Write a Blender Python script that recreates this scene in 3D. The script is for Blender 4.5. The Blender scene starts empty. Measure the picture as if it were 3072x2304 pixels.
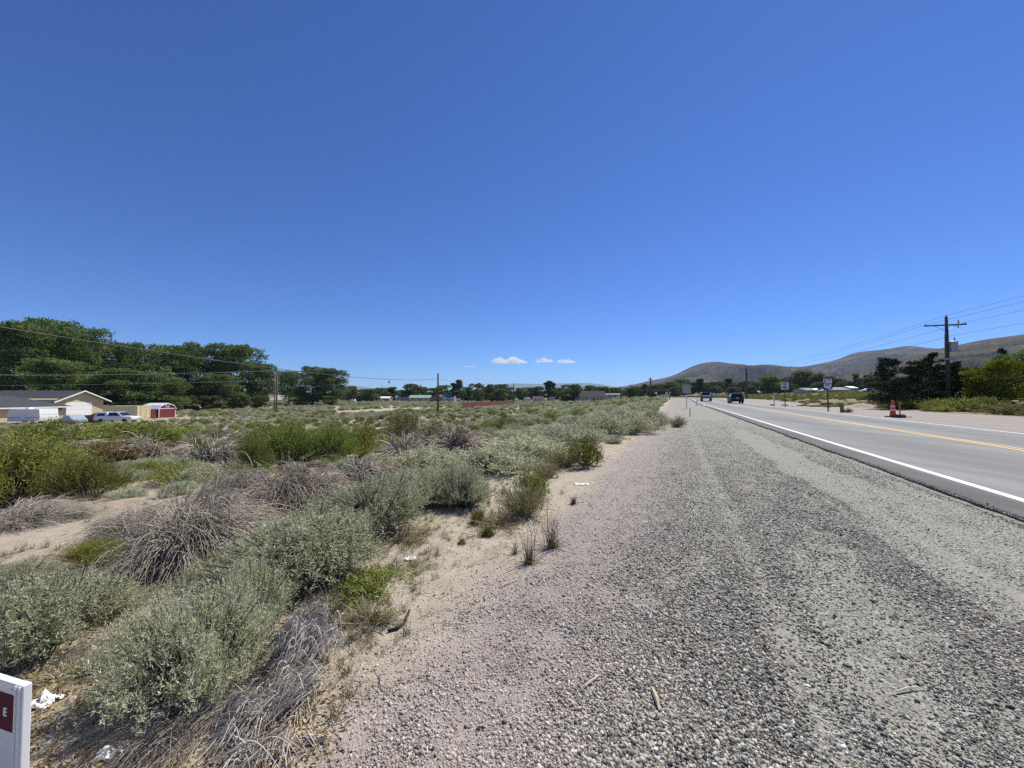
import bpy, math, random
import numpy as np
from mathutils import Vector, Matrix

# ------------------------------------------------------------------ camera, sky, sun, exposure
S = bpy.context.scene
C = S.collection
FPX, CX, CY, HORIZON = 1154.0, 1536.0, 1152.0, 1187.0      # focal length and centre of the photograph in its own pixels
EYE = 1.40
PITCH = math.atan((HORIZON - CY) / FPX)
cam_data = bpy.data.cameras.new('camera')
cam_data.sensor_width = 36.0
cam_data.lens = 36.0 * FPX / 3072.0
cam_data.clip_start = 0.05
cam_data.clip_end = 60000.0
cam = bpy.data.objects.new('camera', cam_data)
C.objects.link(cam)
cam.location = (0, 0, EYE)
cam.rotation_euler = (math.pi / 2 + PITCH, 0, 0)
S.camera = cam

SUN_EL, SUN_AZ = math.radians(54), math.radians(44)         # azimuth to the right of straight ahead
world = bpy.data.worlds.new('World')
S.world = world
world.use_nodes = True
wn, wl = world.node_tree.nodes, world.node_tree.links
wn.clear()
sky = wn.new('ShaderNodeTexSky')
sky.sky_type = 'NISHITA'
sky.sun_disc = False
sky.sun_elevation = SUN_EL
sky.sun_rotation = SUN_AZ
sky.altitude = 1400
sky.air_density = 1.0
sky.dust_density = 0.1
sky.ozone_density = 10.0
bg = wn.new('ShaderNodeBackground')
bg.inputs['Strength'].default_value = 0.067
wo = wn.new('ShaderNodeOutputWorld')
tint = wn.new('ShaderNodeMix')                             # the deep, clear blue of high desert air, the same all over the sky
tint.data_type = 'RGBA'; tint.blend_type = 'MULTIPLY'
tint.inputs['Factor'].default_value = 1.0
tint.inputs['B'].default_value = (0.72, 1.02, 1.52, 1)
wl.new(sky.outputs[0], tint.inputs['A'])
wl.new(tint.outputs['Result'], bg.inputs['Color'])
wl.new(bg.outputs[0], wo.inputs['Surface'])

sun_data = bpy.data.lights.new('sun', 'SUN')
sun_data.energy = 4.8
sun_data.angle = math.radians(0.53)
sun_data.color = (1.0, 0.955, 0.85)
sun = bpy.data.objects.new('sun', sun_data)
C.objects.link(sun)
sun_dir = Vector((math.sin(SUN_AZ) * math.cos(SUN_EL), math.cos(SUN_AZ) * math.cos(SUN_EL), math.sin(SUN_EL)))
sun.rotation_euler = sun_dir.to_track_quat('Z', 'Y').to_euler()
sun.location = sun_dir * 100

S.view_settings.view_transform = 'Standard'
S.view_settings.look = 'None'
S.view_settings.exposure = 0.28
S.view_settings.gamma = 1.0
S.view_settings.use_curve_mapping = False
S.render.engine = 'CYCLES'
cy = S.cycles
cy.use_denoising = False
world.cycles.sampling_method = 'NONE'                       # an even sky needs no importance map; the sun lamp is sampled every time
cy.pixel_filter_type = 'BLACKMAN_HARRIS'
cy.filter_width = 1.45
cy.max_bounces = 6
cy.diffuse_bounces = 3
cy.glossy_bounces = 2
cy.transmission_bounces = 4
cy.volume_bounces = 2
cy.transparent_max_bounces = 6
cy.caustics_reflective = False
cy.caustics_refractive = False
cy.sample_clamp_indirect = 4.0

# ------------------------------------------------------------------ helpers
rng = np.random.default_rng(7)
R2D = math.pi / 180.0

def ss(a, b, x):
    t = np.clip((np.asarray(x, float) - a) / (b - a), 0, 1)
    return t * t * (3 - 2 * t)

def _hash(ix, iy, seed):
    h = (ix.astype(np.int64) * 374761393 + iy.astype(np.int64) * 668265263 + seed * 982451653) & 0x7fffffff
    h = ((h ^ (h >> 13)) * 1274126177) & 0x7fffffff
    h = h ^ (h >> 16)
    return (h & 0xffffff) / float(0xffffff)

def vnoise(x, y, seed=0):
    x = np.asarray(x, float); y = np.asarray(y, float)
    ix, iy = np.floor(x), np.floor(y)
    fx, fy = x - ix, y - iy
    fx = fx * fx * (3 - 2 * fx); fy = fy * fy * (3 - 2 * fy)
    a, b = _hash(ix, iy, seed), _hash(ix + 1, iy, seed)
    c, d = _hash(ix, iy + 1, seed), _hash(ix + 1, iy + 1, seed)
    return (a * (1 - fx) + b * fx) * (1 - fy) + (c * (1 - fx) + d * fx) * fy

def fbm(x, y, octaves=4, seed=0):
    v, amp, tot = 0, 1.0, 0
    for o in range(octaves):
        v = v + amp * vnoise(np.asarray(x) * 2 ** o, np.asarray(y) * 2 ** o, seed + o * 17)
        tot += amp; amp *= 0.5
    return v / tot

def mesh_obj(name, verts, quads=None, tris=None, mats=(), mat_idx=None, attrs=None, smooth=False, parent=None, link=True):
    """one mesh object from numpy arrays"""
    verts = np.ascontiguousarray(verts, dtype=np.float32)
    me = bpy.data.meshes.new(name)
    loops, starts, n = [], [], 0
    if quads is not None and len(quads):
        q = np.asarray(quads, dtype=np.int32); loops.append(q.ravel()); starts.append(n + 4 * np.arange(len(q))); n += q.size
    if tris is not None and len(tris):
        t = np.asarray(tris, dtype=np.int32); loops.append(t.ravel()); starts.append(n + 3 * np.arange(len(t))); n += t.size
    me.vertices.add(len(verts)); me.vertices.foreach_set('co', verts.ravel())
    if loops:
        loops = np.concatenate(loops); starts = np.concatenate(starts).astype(np.int32)
        me.loops.add(len(loops)); me.loops.foreach_set('vertex_index', loops)
        me.polygons.add(len(starts)); me.polygons.foreach_set('loop_start', starts)
        if mat_idx is not None:
            me.polygons.foreach_set('material_index', np.asarray(mat_idx, dtype=np.int32))
        if smooth:
            me.polygons.foreach_set('use_smooth', np.ones(len(starts), dtype=bool))
    for m in mats:
        me.materials.append(m)
    for k, v in (attrs or {}).items():
        v = np.asarray(v, dtype=np.float32)
        if v.ndim == 1:
            a = me.attributes.new(k, 'FLOAT', 'POINT'); a.data.foreach_set('value', v)
        else:
            a = me.attributes.new(k, 'FLOAT_VECTOR', 'POINT'); a.data.foreach_set('vector', v.ravel())
    me.update(calc_edges=True)
    me.validate()
    ob = bpy.data.objects.new(name, me)
    if link:
        C.objects.link(ob)
    if parent is not None:
        ob.parent = parent
    return ob

def tag(o, label=None, cat=None, group=None, kind=None):
    if label: o['label'] = label
    if cat: o['category'] = cat
    if group: o['group'] = group
    if kind: o['kind'] = kind
    return o

def empty(name, loc=(0, 0, 0), rz=0.0):
    o = bpy.data.objects.new(name, None)
    o.empty_display_size = 0.2
    C.objects.link(o)
    o.location = loc; o.rotation_euler = (0, 0, rz)
    return o

def copy_tree(o, parent=None):
    c = o.copy(); C.objects.link(c)
    if parent is not None: c.parent = parent
    for ch in list(o.children):
        copy_tree(ch, c)
    return c

class MB:
    """collects simple solids into one mesh"""
    def __init__(self): self.v, self.f = [], []
    def add(self, verts, faces):
        n = len(self.v)
        self.v += [tuple(map(float, p)) for p in verts]
        self.f += [tuple(i + n for i in f) for f in faces]
        return self
    def box(self, x0, x1, y0, y1, z0, z1):
        v = [(x0,y0,z0),(x1,y0,z0),(x1,y1,z0),(x0,y1,z0),(x0,y0,z1),(x1,y0,z1),(x1,y1,z1),(x0,y1,z1)]
        return self.add(v, [(3,2,1,0),(4,5,6,7),(0,1,5,4),(1,2,6,5),(2,3,7,6),(3,0,4,7)])
    def prism(self, poly, axis, a, b):
        """polygon (u,v) extruded along axis from a to b; 'x': poly=(y,z), 'y': poly=(x,z), 'z': poly=(x,y)"""
        n = len(poly)
        def P(u, v, w): return (w,u,v) if axis == 'x' else (u,w,v) if axis == 'y' else (u,v,w)
        v = [P(u, w, a) for u, w in poly] + [P(u, w, b) for u, w in poly]
        f = [tuple(range(n))[::-1], tuple(range(n, 2*n))]
        for i in range(n):
            j = (i + 1) % n
            f.append((i, j, j + n, i + n))
        return self.add(v, f)
    def tube(self, pts, rad, sides=8, caps=True):
        pts = [Vector(p) for p in pts]
        if not hasattr(rad, '__len__'): rad = [rad] * len(pts)
        v, f = [], []
        for i, p in enumerate(pts):
            d = (pts[min(i+1, len(pts)-1)] - pts[max(i-1, 0)]).normalized()
            u = d.cross(Vector((0,0,1)) if abs(d.z) < 0.95 else Vector((1,0,0))).normalized()
            w = d.cross(u)
            for k in range(sides):
                a = 2*math.pi*k/sides
                v.append(p + (u*math.cos(a) + w*math.sin(a)) * rad[i])
        for i in range(len(pts)-1):
            for k in range(sides):
                k2 = (k+1) % sides
                f.append((i*sides+k, i*sides+k2, (i+1)*sides+k2, (i+1)*sides+k))
        if caps:
            f.append(tuple(range(sides))[::-1]); f.append(tuple((len(pts)-1)*sides+k for k in range(sides)))
        return self.add(v, f)
    def lathe(self, prof, sides=16, axis='z', centre=(0,0,0)):
        v, f = [], []
        n = len(prof)
        for k in range(sides):
            a = 2*math.pi*k/sides
            for r, h in prof:
                x, y, z = r*math.cos(a), r*math.sin(a), h
                if axis == 'x': x, y, z = z, x, y
                if axis == 'y': x, y, z = x, z, y
                v.append((x+centre[0], y+centre[1], z+centre[2]))
        for k in range(sides):
            k2 = (k+1) % sides
            for i in range(n-1):
                f.append((k*n+i, k2*n+i, k2*n+i+1, k*n+i+1))
        f.append(tuple(k*n for k in range(sides))[::-1]); f.append(tuple(k*n+n-1 for k in range(sides)))
        return self.add(v, f)
    def build(self, name, mat, parent=None, smooth=False, loc=None, bevel=0.0):
        me = bpy.data.meshes.new(name)
        me.from_pydata(self.v, [], self.f)
        me.materials.append(mat)
        if smooth:
            me.polygons.foreach_set('use_smooth', np.ones(len(me.polygons), dtype=bool))
        me.update()
        o = bpy.data.objects.new(name, me)
        C.objects.link(o)
        if parent is not None: o.parent = parent
        if loc is not None: o.location = loc
        if bevel:
            b = o.modifiers.new('bevel', 'BEVEL'); b.width = bevel; b.segments = 2; b.limit_method = 'ANGLE'
        return o

def text_obj(body, size, mat, parent, loc, rot=(math.pi/2, 0, 0), name='lettering', bold=0.0, sx=1.0):
    cu = bpy.data.curves.new(name, 'FONT')
    cu.body = body; cu.size = size; cu.align_x = 'CENTER'; cu.align_y = 'CENTER'
    cu.extrude = 0.001; cu.offset = bold
    cu.materials.append(mat)
    tmp = bpy.data.objects.new(name, cu)
    C.objects.link(tmp)
    bpy.context.view_layer.update()
    me = bpy.data.meshes.new_from_object(tmp.evaluated_get(bpy.context.evaluated_depsgraph_get()))
    bpy.data.objects.remove(tmp)
    me.name = name
    o = bpy.data.objects.new(name, me)
    C.objects.link(o)
    o.parent = parent; o.location = loc; o.rotation_euler = rot; o.scale = (sx, 1, 1)
    return o

# ------------------------------------------------------------------ materials
def new_mat(name):
    m = bpy.data.materials.new(name)
    m.use_nodes = True
    nt = m.node_tree
    nt.nodes.clear()
    out = nt.nodes.new('ShaderNodeOutputMaterial')
    return m, nt, out

def N(nt, typ, **kw):
    n = nt.nodes.new(typ)
    for k, v in kw.items():
        if k.startswith('i_'):
            key = k[2:]
            n.inputs[int(key) if key.isdigit() else key.replace('_', ' ')].default_value = v
        else:
            setattr(n, k, v)
    return n

def ramp(nt, stops, interp='LINEAR'):
    r = nt.nodes.new('ShaderNodeValToRGB')
    r.color_ramp.interpolation = interp
    el = r.color_ramp.elements
    while len(el) < len(stops): el.new(0.5)
    for e, (p, c) in zip(el, stops):
        e.position = p; e.color = (c[0], c[1], c[2], 1)
    return r

def paint(name, col, rough=0.55, metal=0.0, var=0.12, scale=3.0, bump=0.0, bscale=60.0, dirt=0.0):
    """procedural painted / weathered surface: base colour with noise variation"""
    m, nt, out = new_mat(name)
    L = nt.links.new
    b = N(nt, 'ShaderNodeBsdfPrincipled', i_Roughness=rough, i_Metallic=metal)
    tc = N(nt, 'ShaderNodeTexCoord')
    nz = N(nt, 'ShaderNodeTexNoise', i_Scale=scale, i_Detail=6.0, i_Roughness=0.6)
    L(tc.outputs['Object'], nz.inputs['Vector'])
    lo = tuple(c * (1 - var) for c in col); hi = tuple(min(1, c * (1 + var)) for c in col)
    r = ramp(nt, [(0.3, lo), (0.7, hi)])
    L(nz.outputs['Fac'], r.inputs['Fac'])
    last = r.outputs['Color']
    if dirt:
        n2 = N(nt, 'ShaderNodeTexNoise', i_Scale=scale * 4, i_Detail=8.0, i_Roughness=0.7)
        L(tc.outputs['Object'], n2.inputs['Vector'])
        r2 = ramp(nt, [(0.5, (0, 0, 0)), (0.75, (dirt, dirt, dirt))])
        L(n2.outputs['Fac'], r2.inputs['Fac'])
        mx = N(nt, 'ShaderNodeMix', data_type='RGBA')
        mx.inputs['B'].default_value = (0.16, 0.13, 0.10, 1)
        L(r2.outputs['Color'], mx.inputs['Factor']); L(last, mx.inputs['A'])
        last = mx.outputs['Result']
    L(last, b.inputs['Base Color'])
    if bump:
        n3 = N(nt, 'ShaderNodeTexNoise', i_Scale=bscale, i_Detail=4.0)
        L(tc.outputs['Object'], n3.inputs['Vector'])
        bp = N(nt, 'ShaderNodeBump', i_Strength=bump, i_Distance=0.02)
        L(n3.outputs['Fac'], bp.inputs['Height']); L(bp.outputs['Normal'], b.inputs['Normal'])
    L(b.outputs[0], out.inputs['Surface'])
    return m

def leaf_mat(name, stops, transl=0.25, obj_var=0.3, rough=0.7, hue=0.02, tcol=None):
    """foliage / twig: colour from the per-leaf value 'v', varied from plant to plant"""
    m, nt, out = new_mat(name)
    L = nt.links.new
    at = N(nt, 'ShaderNodeAttribute', attribute_name='v')
    r = ramp(nt, stops)
    L(at.outputs['Fac'], r.inputs['Fac'])
    oi = N(nt, 'ShaderNodeObjectInfo')
    mr = N(nt, 'ShaderNodeMapRange'); mr.inputs['To Min'].default_value = 1 - obj_var; mr.inputs['To Max'].default_value = 1 + obj_var
    L(oi.outputs['Random'], mr.inputs['Value'])
    m2 = N(nt, 'ShaderNodeMath', operation='MULTIPLY_ADD'); m2.inputs[1].default_value = 7.31; m2.inputs[2].default_value = 0.0
    fr = N(nt, 'ShaderNodeMath', operation='FRACT')
    L(oi.outputs['Random'], m2.inputs[0]); L(m2.outputs[0], fr.inputs[0])
    mh = N(nt, 'ShaderNodeMapRange'); mh.inputs['To Min'].default_value = 0.5 - hue; mh.inputs['To Max'].default_value = 0.5 + hue
    L(fr.outputs[0], mh.inputs['Value'])
    hs = N(nt, 'ShaderNodeHueSaturation')
    L(mh.outputs[0], hs.inputs['Hue']); L(mr.outputs[0], hs.inputs['Value']); L(r.outputs['Color'], hs.inputs['Color'])
    d = N(nt, 'ShaderNodeBsdfDiffuse')
    L(hs.outputs[0], d.inputs['Color'])
    if transl > 0:
        t = N(nt, 'ShaderNodeBsdfTranslucent')
        if tcol:
            mc = N(nt, 'ShaderNodeMix', data_type='RGBA', blend_type='MULTIPLY')
            mc.inputs['Factor'].default_value = 1.0; mc.inputs['B'].default_value = (*tcol, 1)
            L(hs.outputs[0], mc.inputs['A']); L(mc.outputs['Result'], t.inputs['Color'])
        else:
            L(hs.outputs[0], t.inputs['Color'])
        mx = N(nt, 'ShaderNodeMixShader'); mx.inputs[0].default_value = transl
        L(d.outputs[0], mx.inputs[1]); L(t.outputs[0], mx.inputs[2])
        L(mx.outputs[0], out.inputs['Surface'])
    else:
        L(d.outputs[0], out.inputs['Surface'])
    return m
# ------------------------------------------------------------------ the road line and the lie of the land
HEAD = 23.0 * R2D
L0 = np.array([4.2, 0.0])                        # left white edge line, abreast of the camera
U0 = np.array([math.sin(HEAD), math.cos(HEAD)])
N0 = np.array([math.cos(HEAD), -math.sin(HEAD)])
T1, RAD, TURN = 119.5, 350.0, 58.0 * R2D
P1 = L0 + U0 * T1
CEN = P1 - N0 * RAD
T2 = T1 + RAD * TURN
H2 = HEAD - TURN
U2 = np.array([math.sin(H2), math.cos(H2)]); N2 = np.array([math.cos(H2), -math.sin(H2)])
P2 = CEN + N2 * RAD

def road_st(x, y):
    """s: metres right of the left edge line, t: metres along it"""
    x = np.asarray(x, float); y = np.asarray(y, float)
    dx, dy = x - L0[0], y - L0[1]
    t0 = dx * U0[0] + dy * U0[1]; s0 = dx * N0[0] + dy * N0[1]
    vx, vy = x - CEN[0], y - CEN[1]
    r = np.hypot(vx, vy)
    th = np.arctan2(N0[0] * vy - N0[1] * vx, N0[0] * vx + N0[1] * vy)
    s1 = r - RAD; t1 = T1 + RAD * th
    ex, ey = x - P2[0], y - P2[1]
    t2 = T2 + ex * U2[0] + ey * U2[1]; s2 = ex * N2[0] + ey * N2[1]
    s = np.where(t0 <= T1, s0, np.where((th <= TURN) & (th > -0.5), s1, s2))
    t = np.where(t0 <= T1, t0, np.where((th <= TURN) & (th > -0.5), t1, t2))
    return s, t

def road_pt(t, s):
    """world (x, y) of a point s metres right of the left edge line at t"""
    t = np.asarray(t, float)
    th = np.clip((t - T1) / RAD, 0, TURN)
    h = HEAD - th
    nx, ny = np.cos(h), -np.sin(h)
    bx = np.where(t <= T1, L0[0] + U0[0] * t, np.where(t <= T2, CEN[0] + nx * RAD, P2[0] + U2[0] * (t - T2)))
    by = np.where(t <= T1, L0[1] + U0[1] * t, np.where(t <= T2, CEN[1] + ny * RAD, P2[1] + U2[1] * (t - T2)))
    return bx + nx * s, by + ny * s

def road_rise(t):
    return 0.42 * ss(72, 112, t)

def ground_z(x, y, bumps=True):
    s, t = road_st(x, y)
    e = -s
    z = 0.045 - 0.045 * ss(0.5, 4.0, e) - 2.1 * ss(4.8, 32, e) - 0.8 * ss(40, 75, e)
    z = z + 0.05 * np.clip(s - 20, 0, 80) + 0.012 * np.clip(s - 100, 0, 1500)
    z = z + road_rise(t) * (1 - ss(8, 40, np.abs(s - 3.5)))
    if bumps:
        w = ss(5.0, 8.0, e) + 0.6 * ss(9.5, 13.0, s)
        z = z + w * 0.16 * (fbm(x * 0.55, y * 0.55, 3, 5) - 0.5) * 2
        wg = ss(0.6, 1.2, e) * (1 - w) + ss(7.8, 8.6, s) * (1 - ss(9.5, 13.0, s))
        z = z + wg * 0.022 * (fbm(x * 1.1 + 9, y * 1.1, 3, 9) - 0.5) * 2
        z = z - wg * 0.012 * (np.exp(-((e - 1.75) / 0.16) ** 2) + np.exp(-((e - 3.35) / 0.18) ** 2))
    z = z - 0.20 * ((s > 0.3) & (s < 6.7))
    return z

SP, CP = math.sin(PITCH), math.cos(PITCH)
def ray(px, py):
    a, b = (px - CX) / FPX, (CY - py) / FPX
    return np.array([a, CP - b * SP, SP + b * CP])       # y component close to 1

def at(px, py, far=2500.0):
    """the point of the ground seen at a pixel of the photograph"""
    d = ray(px, py)
    k = np.geomspace(0.6, far, 1200)
    gz = ground_z(d[0] * k, d[1] * k)
    h = EYE + d[2] * k - gz
    i = int(np.argmax(h < 0)) if (h < 0).any() else len(k) - 1
    if i > 0 and h[i] < 0:
        f = h[i-1] / (h[i-1] - h[i]); kk = k[i-1] + f * (k[i] - k[i-1])
    else:
        kk = k[i]
    x, y = d[0] * kk, d[1] * kk
    return np.array([x, y, float(ground_z(x, y))])

def at_depth(px, py, depth):
    d = ray(px, py); k = depth / d[1]
    return np.array([d[0] * k, depth, EYE + d[2] * k])

def on_ground(px, depth):
    x = (px - CX) / FPX * depth
    return np.array([x, depth, float(ground_z(x, depth))])

# ------------------------------------------------------------------ ground sheet
def spaced(lo, hi, fine_lo, fine_hi, step, grow):
    a = list(np.arange(fine_lo, fine_hi + 1e-6, step))
    d, x = step, a[-1]
    while x < hi:
        d *= grow; x += d; a.append(x)
    d, x, left = step, a[0], []
    while x > lo:
        d *= grow; x -= d; left.append(x)
    return np.array(left[::-1] + a)

ga = spaced(-6000, 24000, -6, 26, 0.22, 1.055)          # along the first stretch of road
gb = spaced(-20000, 20000, -13, 12, 0.20, 1.055)        # across it
GA, GB = np.meshgrid(ga, gb, indexing='ij')
GX = L0[0] + GA * U0[0] + GB * N0[0]
GY = L0[1] + GA * U0[1] + GB * N0[1]
GZ = ground_z(GX, GY)
gs, gt = road_st(GX, GY)
na, nb = GA.shape
idx = np.arange(na * nb).reshape(na, nb)
gq = np.stack([idx[:-1, :-1], idx[1:, :-1], idx[1:, 1:], idx[:-1, 1:]], -1).reshape(-1, 4)[:, ::-1]

# worn bare sand: tracks and clearings in the field
def bare_amount(x, y):
    b = np.zeros(np.shape(x))
    for (px, py, wx, wy) in BARE:
        p = at(px, py)
        b = np.maximum(b, np.exp(-(((x - p[0]) / wx) ** 2 + ((y - p[1]) / wy) ** 2)))
    return b
BARE = [(1095, 1235, 8, 12), (1160, 1229, 7, 12), (1270, 1226, 9, 9), (1345, 1226, 8, 8), (1740, 1226, 2.2, 7), (1755, 1243, 1.2, 3),
        (905, 1212, 12, 8), (930, 1218, 10, 4), (960, 1205, 10, 10), (300, 1480, 1.6, 0.8), (390, 1440, 1.5, 0.7), (120, 1600, 1.4, 0.6), (20, 1640, 1.0, .5), (250, 1590, 1.0, .5), (520, 1590, .5, .4), (250, 1700, 0.5, 0.3),
        (600, 1330, .7, .5), (150, 1395, .8, .5), (840, 1284, 1.2, 0.8), (1235, 1760, .5, .5), (1180, 1690, .4, .4), (1330, 1640, .5, .5)]
bare = bare_amount(GX, GY)

def ground_material():
    m, nt, out = new_mat('ground_soil')
    L = nt.links.new
    geo = N(nt, 'ShaderNodeNewGeometry')
    pos = geo.outputs['Position']
    a_s = N(nt, 'ShaderNodeAttribute', attribute_name='s').outputs['Fac']
    a_b = N(nt, 'ShaderNodeAttribute', attribute_name='bare').outputs['Fac']
    def noise(scale, detail=5.0, rough=0.6, vec=None):
        n = N(nt, 'ShaderNodeTexNoise', i_Scale=scale, i_Detail=detail, i_Roughness=rough)
        L(vec if vec is not None else pos, n.inputs['Vector']); return n.outputs['Fac']
    def mixc(f, a, b):
        x = N(nt, 'ShaderNodeMix', data_type='RGBA')
        if hasattr(f, 'links'): L(f, x.inputs['Factor'])
        else: x.inputs['Factor'].default_value = f
        for s_, v in (('A', a), ('B', b)):
            if hasattr(v, 'links'): L(v, x.inputs[s_])
            else: x.inputs[s_].default_value = (*v, 1)
        return x.outputs['Result']
    def mth(op, a, b=None, clamp=False):
        x = N(nt, 'ShaderNodeMath', operation=op, use_clamp=clamp)
        for i, v in enumerate((a, b)):
            if v is None: continue
            if hasattr(v, 'links'): L(v, x.inputs[i])
            else: x.inputs[i].default_value = v
        return x.outputs[0]
    def sstep(v, lo, hi):
        x = N(nt, 'ShaderNodeMapRange', interpolation_type='SMOOTHSTEP')
        L(v, x.inputs['Value']); x.inputs['From Min'].default_value = lo; x.inputs['From Max'].default_value = hi
        return x.outputs[0]
    e = mth('MULTIPLY', a_s, -1.0)
    wob = mth('MULTIPLY_ADD', noise(0.9, 4), 1.6); nt.nodes[-1].inputs[2].default_value = -0.8
    ew = mth('ADD', e, wob)
    # gravel: crushed stone, its colours by cell
    v1 = N(nt, 'ShaderNodeTexVoronoi', i_Scale=75.0); L(pos, v1.inputs['Vector'])
    sep = N(nt, 'ShaderNodeSeparateColor'); L(v1.outputs['Color'], sep.inputs[0])
    st = ramp(nt, [(0.0, (0.10, 0.098, 0.083)), (0.3, (0.19, 0.186, 0.155)), (0.6, (0.30, 0.292, 0.242)), (0.85, (0.40, 0.388, 0.325)), (1.0, (0.56, 0.54, 0.46))])
    L(sep.outputs[0], st.inputs['Fac'])
    fines = ramp(nt, [(0.3, (0.285, 0.27, 0.228)), (0.7, (0.41, 0.39, 0.33))])
    L(noise(7.0, 6), fines.inputs['Fac'])
    along = N(nt, 'ShaderNodeMapping'); along.inputs['Rotation'].default_value = (0, 0, HEAD); along.inputs['Scale'].default_value = (1.0, 0.10, 1.0)
    L(pos, along.inputs['Vector'])
    packed = sstep(noise(1.6, 4, 0.55, along.outputs[0]), 0.42, 0.66)
    gravel = mixc(mth('MULTIPLY_ADD', packed, 0.30), st.outputs['Color'], fines.outputs['Color']); nt.nodes[-2].inputs[2].default_value = 0.28 if nt.nodes[-2].type == 'MATH' else 0
    # reddish decomposed granite at the outer edge of the shoulder
    pink = ramp(nt, [(0.25, (0.25, 0.205, 0.185)), (0.55, (0.37, 0.315, 0.285)), (0.8, (0.46, 0.40, 0.36))])
    L(noise(28.0, 7, 0.75), pink.inputs['Fac'])
    pinkf = mth('MULTIPLY', sstep(ew, 3.7, 4.6), 0.85)
    gravel = mixc(pinkf, gravel, pink.outputs['Color'])
    # pale sand
    sand = ramp(nt, [(0.2, (0.30, 0.25, 0.185)), (0.5, (0.43, 0.37, 0.285)), (0.8, (0.53, 0.465, 0.365))])
    L(noise(5.0, 8, 0.72), sand.inputs['Fac'])
    lit = sstep(noise(38.0, 6, 0.7), 0.56, 0.66)
    sandc = mixc(mth('MULTIPLY', lit, 0.5), sand.outputs['Color'], (0.19, 0.15, 0.105))
    soil = ramp(nt, [(0.25, (0.22, 0.18, 0.13)), (0.6, (0.42, 0.355, 0.265))])
    L(noise(3.0, 8, 0.7), soil.inputs['Fac'])
    field = mixc(sstep(ew, 5.6, 8.5), sandc, soil.outputs['Color'])
    field = mixc(mth('MULTIPLY', a_b, sstep(e, 5.5, 7.0), True), field, sandc)
    left = mixc(sstep(ew, 4.75, 5.35), gravel, field)
    # far side: dirt apron, then weedy earth
    apron = ramp(nt, [(0.25, (0.27, 0.235, 0.20)), (0.6, (0.40, 0.355, 0.31)), (0.85, (0.47, 0.43, 0.385))])
    L(noise(2.2, 8, 0.65, along.outputs[0]), apron.inputs['Fac'])
    ap2 = mixc(mth('MULTIPLY', sstep(noise(50.0, 3), 0.45, 0.6), 0.35), apron.outputs['Color'], (0.2, 0.18, 0.16))
    earth = ramp(nt, [(0.3, (0.15, 0.14, 0.075)), (0.7, (0.27, 0.25, 0.14))])
    L(noise(0.5, 8, 0.7), earth.inputs['Fac'])
    right = mixc(sstep(mth('ADD', a_s, wob), 15.0, 17.5), ap2, earth.outputs['Color'])
    col = mixc(sstep(a_s, 3.0, 4.0), left, right)
    b = N(nt, 'ShaderNodeBsdfPrincipled', i_Roughness=0.95)
    b.inputs['Specular IOR Level'].default_value = 0.15
    L(col, b.inputs['Base Color'])
    hgt = mth('ADD', mth('MULTIPLY', v1.outputs['Distance'], -0.5), mth('MULTIPLY', noise(60.0, 5, 0.7), 0.6))
    bp = N(nt, 'ShaderNodeBump', i_Strength=0.9, i_Distance=0.012)
    L(hgt, bp.inputs['Height']); L(bp.outputs[0], b.inputs['Normal'])
    L(b.outputs[0], out.inputs['Surface'])
    return m

ground = mesh_obj('ground', np.stack([GX, GY, GZ], -1).reshape(-1, 3), quads=gq, mats=[ground_material()],
                  attrs={'s': gs.ravel(), 'bare': bare.ravel()}, smooth=True)
tag(ground, 'gravel shoulder, pale sand and brown earth of the roadside land', kind='structure')

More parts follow.
